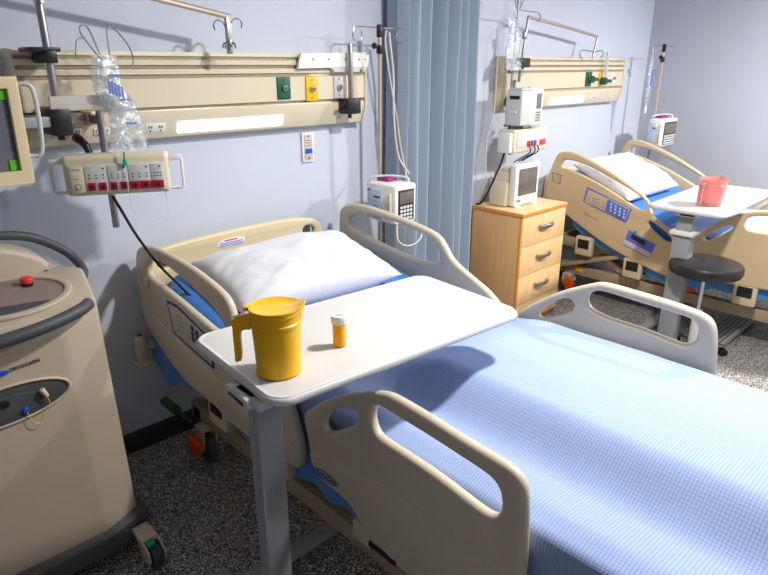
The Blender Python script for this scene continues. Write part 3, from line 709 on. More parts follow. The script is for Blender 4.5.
for a, b, m in ((.14,.17,'redd'),(.18,.205,'redd'),(.215,.24,'blue'),(.28,.345,'red')):
    bm = newbm(); bx(bm, x0+a, x0+b, y0-.009, y0-.003, z0+.035, z0+.068, .002); link('socket', bm, M[m], f, {'redd':'dark red socket','blue':'blue socket','red':'wide red socket'}[m])
bm = newbm(); bx(bm, x0-.03, x0+.004, y0+.01, y1-.02, z0+.005, z1-.02, .005); link('side_grip', bm, M['white'], t)
bm = newbm(); tube(bm, [(x1,y0+.04,z1-.02),(x1+.03,y0+.03,z1-.03),(x1+.03,y0+.03,z0+.03),(x1,y0+.04,z0+.02)], .006, seg=8, smooth=False); link('side_handle', bm, M['white'], t)
bm = newbm(); cyl(bm, (3.40,-.135,1.1), (3.40,-.135,1.56), .012, seg=14); bx(bm, 3.38, 3.42, -.19, -.12, 1.18, 1.24, .003); bx(bm, 3.38, 3.42, -.19, -.12, 1.38, 1.43, .003)
bx(bm, 3.36, 3.46, -.25, -.10, 1.275, 1.296, .004); bx(bm, 3.385, 3.415, -.14, -.08, 1.40, 1.46, .003); link('mounting_post', bm, CH, t)
bm = newbm()
for k, x in enumerate((3.39,3.44,3.48)): tube(bm, [(x+.02,-.275,1.165),(x+.018,-.285,1.13),(x-.02,-.24,1.09),(x-.03,-.2,1.062)], .004, seg=8)
tag(link('cable', bm, M['dark']), 'three short dark leads between the small patient monitor and red socket module', 'cable')
bm = newbm(); bx(bm, 3.60, 3.612, -.272, -.264, 1.345, 1.36, 0)
bpy_dummy = bm.free()
# ------------------------------------------------------------------ overbed tables
def otable(cx, cy, z, L, W, ang, col, label, base_len, detail):
    t = thing('overbed_table', label, 'table', (col[0], col[1], 0), 'overbed tables')
    R = rot(rz=ang, about=(cx, cy, 0))
    def rr(l, w, r, n=8):
        P = []
        for sx, sy, a0 in ((1,1,0),(-1,1,PI/2),(-1,-1,PI),(1,-1,3*PI/2)):
            for k in range(n+1):
                a = a0+k*PI/2/n; P.append((cx+sx*(l/2-r)+r*math.cos(a), cy+sy*(w/2-r)+r*math.sin(a)))
        return P
    bm = newbm(); plate(bm, rr(L, W, .055), [], 'z', z-.0115, .0115, .0095, it=0, mtx=R)
    tp = link('table_top', bm, M['tabletop'], t)
    bm = newbm(); plate(bm, rr(L-.012, W-.012, .05), [rr(L-.03, W-.03, .042)], 'z', z-.002, .0035, .0015, it=0, mtx=R); link('raised_rim', bm, M['tabletop'], tp)
    x, y = col
    bm = newbm(); bx(bm, x-.045, x+.14, y-.05, y+.06, z-.048, z-.0225, .004); link('mounting_plate', bm, M['lgrey'], t)
    bm = newbm(); bx(bm, x-.05, x+.03, y-.055, y+.055, z-.052, z-.0225, .006, mtx=R)
    lv = link('height_lever', bm, M['lgrey'], t)
    bm = newbm(); bx(bm, x-.0525, x-.048, y-.04, y+.035, z-.044, z-.035, .001, mtx=R); link('lever_slot', bm, M['dark'], lv)
    if detail:
        bm = newbm(); bx(bm, x-.036, x+.036, y-.022, y+.022, .055, z-.04, .006); link('column', bm, M['grey'], t)
    else:
        bm = newbm(); bx(bm, x-.034, x+.034, y-.042, y+.042, .28, z-.05, .006); link('inner_column', bm, M['grey'], t)
        bm = newbm(); bx(bm, x-.042, x+.042, y-.05, y+.05, .045, z-.14, .008); link('outer_column', bm, M['grey'], t)
    if not detail:
        bm = newbm(); bx(bm, x-.06, x+.06, y-.066, y+.066, z-.16, z-.135, .006); link('collar', bm, M['white'], t)
    if detail:
        bm = newbm(); bx(bm, x-.04, x+.06, y-.32, y+.42, .03, .06, .008); link('cross_base', bm, M['grey'], t)
        rails = [(y-.30, y-.24), (y+.30, y+.36)]; zt_, zb_ = .055, .03
    else:
        bm = newbm(); bx(bm, x-.04, x+.04, -1.47, -.98, .014, .048, .006); link('cross_base', bm, M['grey'], t)
        rails = [(-1.47, -1.33), (-1.04, -.98)]; zt_, zb_ = .047, .014
    for ya, yb in rails:
        bm = newbm(); bx(bm, x-.02, x+base_len, ya, yb, zb_, zt_, .005)
        bmr = link('base_rail', bm, M['grey'], t)
        if yb-ya > .1:
            for k in range(5):
                bm = newbm(); bx(bm, x+.06, x+base_len-.02, ya+.018+k*.026, ya+.026+k*.026, zt_-.002, zt_+.0015, 0); link('tread_rib', bm, M['darkgrey'], bmr)
        for xx in (x+.03, x+base_len-.04):
            bm = newbm(); yc = (ya+yb)/2
            if detail: cyl(bm, (xx,yc-.01,.016), (xx,yc+.01,.016), .016, seg=16, bev=.003)
            else: cyl(bm, (xx,yc,0), (xx,yc,.016), .02, seg=16, bev=.003)
            link('caster' if detail else 'glide', bm, M['rubber'], bmr)
    return t
T1Z = .95
otable(1.090, -1.287, T1Z, .862, .462, math.radians(-4.5), (.685, -1.372), 'white overbed table across the near bed, holding the yellow pitcher', .62, True)
otable(4.03, -1.21, .89, .98, .42, math.radians(1.5), (3.64, -1.215), 'white overbed table at the far bed, holding the red pitcher', .88, False)
# ------------------------------------------------------------------ yellow pitcher
def pitcher(cx, cy, z, body, lidm, label, h=.163, r0=.0535, r1=.0585, ang=0, lid=True):
    t = thing('pitcher', label, 'pitcher', (cx, cy, z), 'water pitchers')
    R = rot(rz=ang, about=(cx, cy, 0))
    bm = newbm()
    prof = [(0,.002),(r0-.004,.002),(r0+.001,0),(r0+.002,.004),(r0,.010)]
    for k in range(1, 9): u = k/9; prof.append((r0+(r1-r0)*u, .010+(h-.05)*u))
    prof += [(r1-.0005, h-.038),(r1+.0022,h-.036),(r1+.0022,h-.030),(r1,h-.028),(r1+.001,h-.012),(r1+.003,h-.01),(r1+.003,h),(r1,h),(r1-.002,h-.012),(r1-.004,h-.03),(r0-.003,.008),(0,.007)]
    lathe(bm, prof, (cx,cy,z), 48)
    # pull one side of the rim out and up into a spout
    for v in bm.verts:
        dz = v.co.z-z
        if dz > h-.05:
            a = math.atan2(v.co.y-cy, v.co.x-cx)
            w = math.exp(-(a/.36)**2)*((dz-(h-.05))/.05)**1.5
            v.co.x += .009*w; v.co.z += .012*w
    xf(bm, R)
    link('body', bm, body, t)
    if lid:
        bm = newbm()
        lathe(bm, [(0,h-.004),(r1*.5,h-.005),(r1-.006,h-.010),(r1-.003,h-.002),(r1+.004,h+.001),(r1+.004,h+.005),(r1,h+.0055),(r1-.004,h+.003),(r1*.5,h+.001),(0,h+.002)], (cx,cy,z), 48, cap=False)
        for v in bm.verts:
            a = math.atan2(v.co.y-cy, v.co.x-cx); rr_ = math.hypot(v.co.x-cx, v.co.y-cy)
            w = math.exp(-(a/.45)**2)*max(0, (rr_/r1-.55)/.45)
            v.co.x += .008*w; v.co.z += .013*w
        bx(bm, cx-r1-.014, cx-r1+.004, cy-.012, cy+.012, z+h-.004, z+h+.006, .002)
        xf(bm, R); link('lid', bm, lidm, t)
    bm = newbm()
    X = cx-r1
    plate(bm, [(X+.006,z+h-.014),(X-.025,z+h-.016),(X-.040,z+h-.022),(X-.044,z+h-.036),(X-.040,z+h-.132),(X-.026,z+h-.132),(X-.027,z+h-.060),(X-.018,z+h-.052),(X+.004,z+h-.052)], [], 'y', cy, .010, .003, it=1, mtx=R)
    link('handle', bm, body, t)
    bm = newbm()
    for s in (-1, 1): plate(bm, [(X-.014,z+h-.018),(X-.043,z+h-.024),(X-.043,z+h-.132),(X-.036,z+h-.135),(X-.034,z+h-.038),(X-.014,z+h-.034)], [], 'y', cy+s*.0105, .0018, .0008, it=0, mtx=R)
    link('handle_rib', bm, body, t)
    return t
pitcher(.742, -1.358, T1Z+.0025, M['yellow'], M['yellow'], 'mustard yellow lidded plastic pitcher on the near overbed table', ang=math.radians(-42))
pitcher(3.775, -1.275, .8925, M['redp'], M['pinkp'], 'translucent red pitcher on the far overbed table', h=.15, r0=.060, r1=.072, ang=math.radians(-12), lid=False)
# pill bottle
cx, cy, z = .940, -1.350, T1Z+.0025
t = thing('pill_bottle', 'small amber pill bottle with white cap on the near overbed table', 'pill bottle', (cx,cy,z))
bm = newbm(); lathe(bm, [(0,0),(.0155,0),(.0175,.002),(.0175,.062),(.0155,.066),(.0155,.070),(0,.070)], (cx,cy,z), 32); link('bottle', bm, M['amber'], t)
bm = newbm(); lathe(bm, [(.0188,.063),(.0200,.064),(.0200,.082),(.0188,.085),(.0,.0855)], (cx,cy,z), 32)
for k in range(24): a = 2*PI*k/24; cyl(bm, (cx+.02*math.cos(a), cy+.02*math.sin(a), z+.066), (cx+.02*math.cos(a), cy+.02*math.sin(a), z+.080), .0008, seg=6)
cp = link('cap', bm, M['white'], t)
q = newbm()
for k in range(2): join(q, text_bm('CLOSE' if k else 'PUSH', .0065, Matrix.Translation((cx, cy+(.004 if not k else -.004), z+.0857)) @ Matrix.Rotation(-.7, 4, 'Z'), .0003))
link('cap_printing', q, M['wgrey'], cp)
# ------------------------------------------------------------------ stool
sx, sy = 3.655, -1.355
t = thing('stool', 'round black vinyl stool with a metal column, in front of the far bed', 'stool', (sx, sy, 0))
bm = newbm(); lathe(bm, [(0,.520),(.168,.520),(.188,.529),(.197,.548),(.196,.572),(.186,.588),(.155,.596),(.08,.599),(0,.5995)], (sx,sy,0), 64); link('seat', bm, M['leather'], t)
bm = newbm(); cyl(bm, (sx,sy,.514), (sx,sy,.527), .11, seg=32, bev=.003); link('seat_plate', bm, M['dark'], t)
bm = newbm(); cyl(bm, (sx,sy,.28), (sx,sy,.516), .013, seg=20); link('piston', bm, M['chrome'], t)
bm = newbm(); cyl(bm, (sx,sy,.07), (sx,sy,.30), .025, seg=24, bev=.003); link('gas_column', bm, M['lgrey'], t)
for k in range(4):
    a = k*PI/2+PI/4; ex, ey = sx+.195*math.cos(a), sy+.195*math.sin(a)
    bm = newbm(); tube(bm, [(sx,sy,.085),(sx+.09*math.cos(a),sy+.09*math.sin(a),.078),(ex,ey,.062)], .016, seg=10, rz=.010); lg = link('base_leg', bm, M['chrome'], t)
    bm = newbm()
    for s in (-1,1): cyl(bm, (ex-s*.004*math.sin(a),ey+s*.004*math.cos(a),.024), (ex-s*.016*math.sin(a),ey+s*.016*math.cos(a),.024), .024, seg=18, bev=.003)
    cyl(bm, (ex,ey,.03), (ex,ey,.066), .006, seg=8); link('caster', bm, M['rubber'], lg)
# ------------------------------------------------------------------ beds
NF_out = [(-1.175, 0.663), (-1.194, 0.686), (-1.286, 0.762), (-1.404, 0.834), (-1.515, 0.88), (-1.557, 0.886), (-1.67, 0.879), (-1.772, 0.868), (-1.865, 0.863), (-1.909, 0.86), (-1.94, 0.84), (-1.951, 0.796), (-1.956, 0.703), (-1.960, 0.621), (-1.955, 0.46), (-1.90, 0.40), (-1.75,.368),(-1.612, 0.364), (-1.561, 0.372), (-1.493, 0.397), (-1.443, 0.404), (-1.423, 0.437), (-1.379, 0.460), (-1.318, 0.469), (-1.245, 0.470), (-1.207, 0.517), (-1.195, 0.584)]
NF_h1 = [(-1.29, 0.698), (-1.314, 0.731), (-1.36, 0.759), (-1.409, 0.778), (-1.416, 0.744), (-1.358, 0.701), (-1.304, 0.665), (-1.286, 0.673)]
NF_h2 = [(-1.49, 0.828), (-1.477, 0.792), (-1.489, 0.752), (-1.521, 0.742), (-1.618, 0.74), (-1.728, 0.731), (-1.83, 0.714), (-1.876, 0.715), (-1.892, 0.746), (-1.885, 0.792), (-1.86, 0.813), (-1.775, 0.820), (-1.672, 0.829), (-1.558, 0.834), (-1.509, 0.838)]
NF_h1 = [(-1.352+(a+1.352)*1.22, .722+(b-.722)*1.2) for a, b in NF_h1]
NF_low = [(-1.205,.56),(-1.323, 0.583), (-1.495, 0.610), (-1.678, 0.612), (-1.886, 0.58),(-1.945,.57),(-1.944,.47),(-1.89,.408),(-1.75,.378),(-1.612, 0.375),(-1.561, 0.383), (-1.493, 0.408), (-1.443, 0.414), (-1.423, 0.447), (-1.379, 0.470), (-1.318, 0.479), (-1.25, 0.48), (-1.215, 0.517)]
NH_out = [(-0.058, 0.933), (-0.119, 0.971), (-0.225, 0.989), (-0.354, 0.989), (-0.546, 0.979), (-0.714, 0.949), (-0.781, 0.924), (-0.809, 0.869), (-0.826, 0.813), (-0.933, 0.76), (-1.092, 0.699), (-1.149, 0.57), (-1.158, 0.498), (-1.133, 0.442), (-1.084, 0.436), (-0.71, 0.421), (-0.652, 0.448), (-0.570, 0.453), (-0.412, 0.458), (-0.302, 0.496), (-0.23, 0.529), (-0.096, 0.589), (-.04, 0.661), (-0.04, 0.801)]
NH_h = [(-0.166, 0.905), (-0.23, 0.946), (-0.385, 0.935), (-0.567, 0.898), (-0.70, 0.861), (-0.755, 0.817), (-0.745, 0.780), (-0.675, 0.775), (-0.507, 0.805), (-0.312, 0.835), (-0.21, 0.846), (-0.158, 0.858)]
NH_low = [(-.07,.70),(-.30,.665),(-.60,.60),(-.85,.55),(-1.13,.53),(-1.14,.47),(-1.084, 0.446), (-0.71, 0.431), (-0.652, 0.458), (-0.57, 0.463), (-0.412, 0.468), (-0.302, 0.506), (-0.23, 0.539), (-0.11, 0.599)]
FF_out = [(-1.2, 0.668), (-1.211, 0.694), (-1.228, 0.73), (-1.361, 0.833), (-1.523, 0.916), (-1.562, 0.924), (-1.689, 0.921), (-1.807, 0.916), (-1.896, 0.906), (-1.931, 0.886), (-1.948, 0.838), (-1.962, 0.72), (-1.955,.55),(-1.90,.46),(-1.739, 0.45), (-1.40,.47),(-1.22, 0.534)]
FF_h1 = [(-1.302, 0.722), (-1.315, 0.755), (-1.392, 0.82), (-1.436, 0.828), (-1.452, 0.809), (-1.448, 0.784), (-1.371, 0.735), (-1.319, 0.715)]
FF_h2 = [(-1.502, 0.864), (-1.521, 0.882), (-1.553, 0.891), (-1.695, 0.884), (-1.813, 0.881), (-1.868, 0.876), (-1.89, 0.854), (-1.89, 0.805), (-1.862, 0.784), (-1.828, 0.785), (-1.707, 0.797), (-1.579, 0.798), (-1.515, 0.813), (-1.499, 0.836)]
FH_out = [(-0.09, 0.93), (-0.115, 0.968), (-0.173, 0.995), (-0.271, 1.006), (-0.49, 0.991), (-0.658, 0.971), (-0.768, 0.95), (-0.816, 0.906), (-0.856, 0.85), (-0.967, 0.799), (-1.06, 0.76), (-1.14, 0.70), (-1.165,.6),(-1.13,.50),(-0.669, 0.47), (-0.11, 0.55), (-0.085, 0.70)]
FH_h = [(-0.185, 0.925), (-0.231, 0.956), (-0.401, 0.963), (-0.576, 0.95), (-0.723, 0.923), (-0.779, 0.881), (-0.785, 0.834), (-0.766, 0.811), (-0.662, 0.806), (-0.491, 0.82), (-0.307, 0.848), (-0.179, 0.884), (-0.17, 0.905)]
B2H_out = [(-0.15, 1.055), (-0.195, 1.078), (-0.276, 1.082), (-0.392, 1.047), (-0.574, 0.977), (-0.729, 0.899), (-0.816, 0.852), (-0.862, 0.801), (-0.88, 0.745), (-0.936, 0.696), (-1.037, 0.656), (-1.06, 0.631), (-1.066, 0.535), (-1.061, 0.384), (-1.038, 0.351), (-0.988, 0.356), (-0.778, 0.41), (-0.551, 0.49), (-0.306, 0.617), (-0.1, 0.715), (-0.075, 0.778), (-0.105, 0.934)]
B2H_h = [(-0.225, 1.027), (-0.375, 1.010), (-0.603, 0.925), (-0.798, 0.842), (-0.855, 0.788), (-0.835, 0.752), (-0.768, 0.766), (-0.692, 0.804), (-0.5, 0.888), (-0.29, 0.954), (-0.200, 0.962), (-0.195, 0.997)]
B2H_s = [(-0.859, 0.692), (-0.888, 0.697), (-1.004, 0.63), (-1.033, 0.597), (-1.022, 0.575), (-0.971, 0.594), (-0.874, 0.655)]
B2F_out = [(-1.150,.42),(-1.135, 0.571), (-1.155, 0.633), (-1.204, 0.698), (-1.358, 0.816), (-1.432, 0.85), (-1.533, 0.872),(-1.70,.88),(-1.86,.872),(-1.93,.85),(-1.955,.78),(-1.96,.55),(-1.93,.45),(-1.80,.415),(-1.62, 0.408),(-1.483, 0.401),(-1.282, 0.382),(-1.185, 0.384)]
B2F_h = [(-1.438, 0.821), (-1.54, 0.840), (-1.70,.842),(-1.84,.832),(-1.885,.80),(-1.87,.755),(-1.80,.742),(-1.557, 0.742), (-1.453, 0.74), (-1.423, 0.774)]
B2F_s = [(-1.218, 0.653), (-1.232, 0.674), (-1.352, 0.761), (-1.37, 0.75), (-1.366, 0.728), (-1.255, 0.641), (-1.23, 0.636)]
def rail(t, xc, outer, holes, low, name, m, label=None, half=.016, mi=0):
    bm = newbm(); plate(bm, outer, holes, 'x', xc, half, .0145, it=2, bseg=4)
    if low:
        for s in (-1, 1): plate(bm, low, [], 'x', xc+s*(half-.002), .004, .0035, it=2, bseg=2)
    return link(name, bm, m, t, label, sharp=50)
def poly_plate(bm, pts, x, half=.0012, it=0, bev=.0008):
    plate(bm, pts, [], 'x', x, half, bev, it=it, bseg=1)
def bed(X0, X1, near, label, m, tilt, frameM):
    """X0/X1: outer side faces of near and far rails."""
    t = thing('hospital_bed', label, 'bed', ((X0+X1)/2, -1.25, 0), 'hospital beds')
    a, b = X0+.016, X1-.016
    if near:
        nh = rail(t, a, NH_out, [NH_h], NH_low, 'head_side_rail', m)
        nf = rail(t, a, NF_out, [NF_h1, NF_h2], NF_low, 'foot_side_rail', m)
        rail(t, b, FH_out, [FH_h], None, 'head_side_rail', m)
        rail(t, b, FF_out, [FF_h1, FF_h2], None, 'foot_side_rail', m)
    else:
        nh = rail(t, a, B2H_out, [B2H_h, B2H_s], None, 'head_side_rail', m)
        nf = rail(t, a, B2F_out, [B2F_h, B2F_s], None, 'foot_side_rail', m)
        rail(t, b, B2H_out, [B2H_h, B2H_s], None, 'head_side_rail', m)
        rail(t, b, B2F_out, [B2F_h, B2F_s], None, 'foot_side_rail', m)
    # control panels on the near head rail
    xo = X0-.001
    P = [(-0.318, 0.795), (-0.403, 0.799), (-0.606, 0.749), (-0.661, 0.715), (-0.650, 0.620), (-0.345, 0.665)] if near else [(-0.416, 0.856), (-0.75, 0.753), (-0.722, 0.655), (-0.395, 0.749)]
    bm = newbm(); poly_plate(bm, P, xo, .002); cp = link('control_panel', bm, M['navy'] if near else M['lav'], nh, 'blue outlined control panel')
    cy = sum(p[0] for p in P)/len(P); cz = sum(p[1] for p in P)/len(P)
    bm = newbm(); poly_plate(bm, [(cy+(p[0]-cy)*.93, cz+(p[1]-cz)*.86) for p in P], xo-.0015, .0015); link('control_face', bm, m, cp)
    sl = -.27 if near else -.31
    bm = newbm()
    for i in range(4):
        for j in range(3):
            y = (cy-.02-i*.033) if near else (cy-.035-i*.032); z = cz+(y-cy)*(-sl)*1.0-.022+j*.022
            cyl(bm, (xo-.002,y,z), (xo-.005 if near else xo-.0055,y,z), .0125 if near else .0085, seg=14, bev=.001)
    link('control_key', bm, M['navy'] if near else M['lblue'], cp, kind='stuff')
    if not near:
        bm = newbm(); poly_plate(bm, [(-.575,.795),(-.728,.746),(-.708,.668),(-.565,.712)], xo-.0028, .0012); link('keypad', bm, M['lav'], cp)
    bm = newbm()
    for j in range(4):
        y = cy+.05; z = cz+.016-j*.018
        cyl(bm, (xo-.002,y-.03,z), (xo-.0045,y-.03,z), .004, seg=10); bx(bm, xo-.004, xo-.002, y, y+.06, z+.012, z+.015, 0)
    link('indicator', bm, M['teal'] if near else M['lav'], cp)
    if near:
        bm = newbm(); cyl(bm, (xo-.002,-.655,.69), (xo-.006,-.655,.69), .006, seg=10); link('call_light', bm, M['orange'], cp, 'orange call light')
        bm = newbm(); bx(bm, xo-.004, xo+.002, -.165, -.115, .80, .845, .002); link('badge', bm, m, nh)
        # oval script badge on the foot rail
        bm = newbm(); c = (-1.285, .505)
        el = lambda a_, b_: [(c[0]+a_*math.cos(q*PI/12), c[1]+b_*math.sin(q*PI/12)) for q in range(24)]
        plate(bm, el(.055,.015), [el(.053,.0135)], 'x', X0-.0035, .0012, .0004, it=0)
        join(bm, text_bm('VersaCare', .021, at((X0-.0032,-1.285,.505), FX)))
        link('badge', bm, M['navy'], nf, 'dark oval badge')
        bm = newbm(); bx(bm, X0-.002, X0+.03, -1.47, -1.40, .36, .425, .005); link('release_handle', bm, m, nf)
        bm = newbm(); bx(bm, X0-.004, X0+.0, -1.58, -1.47, .372, .39, .002); link('handle_slot', bm, M['dark'], nf)
    else:
        P2 = [(-0.749, 0.612), (-0.939, 0.548), (-0.904, 0.450), (-0.722, 0.505)]
        bm = newbm(); poly_plate(bm, P2, xo, .002); q = link('control_box', bm, M['lav'], nh, 'lower blue control box')
        bm = newbm(); poly_plate(bm, [(-.775,.592),(-.875,.557),(-.865,.527),(-.765,.562)], xo-.002, .0015); link('display', bm, M['dark'], q)
        bm = newbm(); poly_plate(bm, [(-.728,.545),(-.918,.487),(-.905,.456),(-.724,.510)], xo-.002, .0015); link('key_strip', bm, M['lgrey'], q)
        bm = newbm(); join(bm, text_bm('VersaCare', .028, at((X0-.0006,-.47,.655), FX, math.radians(-17)))); link('badge', bm, M['wgrey'], nh)
        bm = newbm(); c = (-.165,.895)
        plate(bm, [(-.13,.925),(-.205,.915),(-.205,.845),(-.135,.86)], [[(-.138,.917),(-.197,.908),(-.197,.853),(-.141,.868)]], 'x', X0-.0005, .0012, .0004, it=0)
        tube(bm, [(X0-.001,-.145,.90),(X0-.001,-.155,.88),(X0-.001,-.175,.875),(X0-.001,-.19,.895),(X0-.001,-.17,.905)], .0018, seg=6)
        link('badge', bm, M['wgrey'], nh)
        bm = newbm(); bx(bm, xo-.006, xo+.002, -.80, -.785, .60, .615, 0); link('status_dot', bm, M['teal'], q)
    # headboard
    bm = newbm()
    if near:
        hx0, hx1 = X0+.015, 1.86
        hb = [(hx0,.84),(hx0+.005,.89),(hx0+.03,.925),(hx0+.08,.944),(1.226,.955),(1.494,.961),(1.70,.957),(hx1-.06,.94),(hx1-.01,.91),(hx1,.87),(hx1,.52),(hx0+.04,.52),(hx0+.01,.6)]
        hh = [[(hx0+.045,.875),(hx0+.065,.905),(hx0+.105,.912),(hx0+.125,.89),(hx0+.115,.862),(hx0+.07,.85)],[(hx1-.045,.875),(hx1-.065,.905),(hx1-.105,.912),(hx1-.125,.89),(hx1-.115,.862),(hx1-.07,.85)]]
        yb = -.10
        plate(bm, hb, hh, 'y', yb, .018, .012, it=2, bseg=4)
        h_ = link('headboard', bm, M['head'], t, 'yellowish cream headboard')
        bm = newbm()
        for xx in (hx0+.085, hx1-.085): bx(bm, xx-.02, xx+.02, yb+.0, yb+.03, .86, .90, .004)
        link('grip_insert', bm, M['darkgrey'], h_)
        bm = newbm(); plate(bm, [(1.27,.925),(1.41,.928),(1.41,.893),(1.27,.887)], [], 'y', yb-.0188, .001, .0004, it=1); s = link('warning_sticker', bm, M['warn'], h_, 'white warning sticker')
        bm = newbm(); bx(bm, 1.31, 1.37, yb-.0212, yb-.0195, .917, .922, 0); link('red_heading', bm, M['red'], s)
        bm = newbm()
        for k in range(3): bx(bm, 1.283, 1.398, yb-.0212, yb-.0195, .908-k*.007, .9105-k*.007, 0)
        link('sticker_lines', bm, M['lav'], s)
    else:
        hx0, hx1 = X0+.03, X1-.03
        plate(bm, [(hx0,.6),(hx0,.86),(hx0+.05,.92),(hx1-.05,.92),(hx1,.86),(hx1,.6)], [], 'y', -.07, .018, .012, it=2, bseg=4)
        link('headboard', bm, M['head'], t, 'yellowish cream headboard')
    # deck, frame, base
    mx0, mx1 = X0+.052, X1-.052
    ang = math.radians(tilt)
    ye, zt = -.92, .56 if near else .50
    bm = newbm(); L = .74
    R = rot(rx=-ang, about=(0, ye, zt))
    bx(bm, mx0, mx1, ye, ye+L, zt-.03, zt, .008, mtx=R); link('head_deck', bm, frameM, t)
    bm = newbm(); bx(bm, mx0, mx1, -2.44, ye, zt-.03, zt, .008); link('foot_deck', bm, frameM, t)
    bm = newbm()
    for x in (mx0+.05, mx1-.09): bx(bm, x, x+.04, -2.40, -.16, zt-.12, zt-.05, .006)
    for y in (-.2, -1.0, -1.75, -2.35): bx(bm, mx0+.05, mx1-.05, y-.02, y+.02, zt-.11, zt-.032, .005)
    link('upper_frame', bm, frameM, t)
    bm = newbm()
    for x in (mx0+.06, mx1-.11): bx(bm, x, x+.05, -2.30, -.16, .17, .245, .008)
    for y in (-.22, -2.24): bx(bm, mx0+.06, mx1-.06, y-.035, y+.035, .17, .24, .008)
    link('base_frame', bm, frameM, t)
    for x in (mx0+.10, mx1-.14):
        for (ya, yb_) in ((-.75,-.35),(-1.9,-1.5)):
            bm = newbm(); bx(bm, -.018, .018, -.02, .02, 0, 1, .004)
            v = Vector((0, yb_-ya, (zt-.09)-.22)); q = Vector((0,0,1)).rotation_difference(v.normalized()).to_matrix().to_4x4()
            xf(bm, Matrix.Translation((x+.02, ya, .22)) @ q @ Matrix.Diagonal((1,1,v.length,1))); link('lift_arm', bm, M['bracket'], t)
    bm = newbm(); bx(bm, mx0+.20, mx1-.2, -1.05, -.75, .24, .33, .015); cyl(bm, ((mx0+mx1)/2,-1.0,.3), ((mx0+mx1)/2,-1.5,.42), .03, seg=16); link('motor_housing', bm, M['darkgrey'], t)
    # rail brackets
    for y in ((-.62 if near else -.43), -1.0 if near else -.80, -1.5, -1.8):
        zr = .50 if near else (.50 if y > -.5 else .42)
        hz = .14
        zb = zr-hz
        bm = newbm(); bx(bm, X0+.004, X0+.05, y-.065, y+.065, zb, zr, .012, 3); bx(bm, X0+.03, mx0+.08, y-.03, y+.03, zb+.01, zb+.06, .004)
        k = link('rail_bracket', bm, M['bracket'], t)
        bm = newbm(); bx(bm, X0+.0, X0+.006, y-.042, y+.042, zb+.055, zr-.02, .003); link('bracket_window', bm, M['dark'], k)
    # casters + pedals
    for (cx, cyy) in ((mx0+.06,-.30),(mx1-.06,-.30),(mx0+.06,-2.2),(mx1-.06,-2.2)):
        bm = newbm(); plate(bm, [(cyy-.02,.165),(cyy+.05,.165),(cyy+.055,.12),(cyy+.02,.055),(cyy-.012,.055),(cyy-.03,.12)], [], 'x', cx-.03, .004, .002, it=1)
        plate(bm, [(cyy-.02,.165),(cyy+.05,.165),(cyy+.055,.12),(cyy+.02,.055),(cyy-.012,.055),(cyy-.03,.12)], [], 'x', cx+.03, .004, .002, it=1)
        bx(bm, cx-.034, cx+.034, cyy-.02, cyy+.05, .155, .175, .004); c_ = link('caster_fork', bm, M['bracket'], t)
        bm = newbm(); cyl(bm, (cx-.02,cyy,.065), (cx+.02,cyy,.065), .065, seg=32, bev=.008); w_ = link('caster_wheel', bm, M['darkgrey'], c_)
    cx = mx0-.02
    bm = newbm(); bx(bm, cx-.014, cx+.022, -.37, -.29, .085, .165, .016, 4, mtx=rot(rx=.2, about=(cx,-.33,.12))); link('brake_pedal', bm, M['orange'], t, 'orange brake pedal')
    bm = newbm(); bx(bm, cx-.02, cx+.02, -.21, -.07, .222, .256, .014, 4); cyl(bm, (cx,-.20,.238), (cx+.03,-.27,.2), .008, seg=10); link('steer_pedal', bm, M['dgreen'], t, 'green steer pedal')
    if near:
        bm = newbm(); bx(bm, .878, .922, -.085, -.04, .435, .56, .010, 3); bx(bm, .870, .928, -.092, -.034, .43, .452, .008); cyl(bm, (.90,-.0625,.556), (.90,-.0625,.572), .021, .019, seg=16); bx(bm, .91, 1.02, -.075, -.05, .50, .53, .005)
        k = link('corner_bumper', bm, M['bracket'], t)
        bm = newbm(); cyl(bm, (.90,-.0625,.570), (.90,-.0625,.5735), .012, seg=14); link('bumper_socket', bm, M['dark'], k)
    else:
        bm = newbm(); bx(bm, mx0+.055, mx0+.06, -.39, -.33, .20, .235, .002); link('yellow_label', bm, M['yplate'], t, 'yellow label')
        bm = newbm(); bx(bm, X0+.05, X0+.09, -1.20, -1.14, .27, .30, .006); link('orange_tab', bm, M['orange'], t, 'orange tab')
    return t
bed(.93, 2.014, True, 'near hospital bed with beige side rails, covered with a pale blue blanket', M['bed'], 11, M['bedframe'])
bed(3.95, 5.03, False, 'far hospital bed with tan side rails and raised head section, by the right wall', M['bed2'], 20, M['bedframe'])
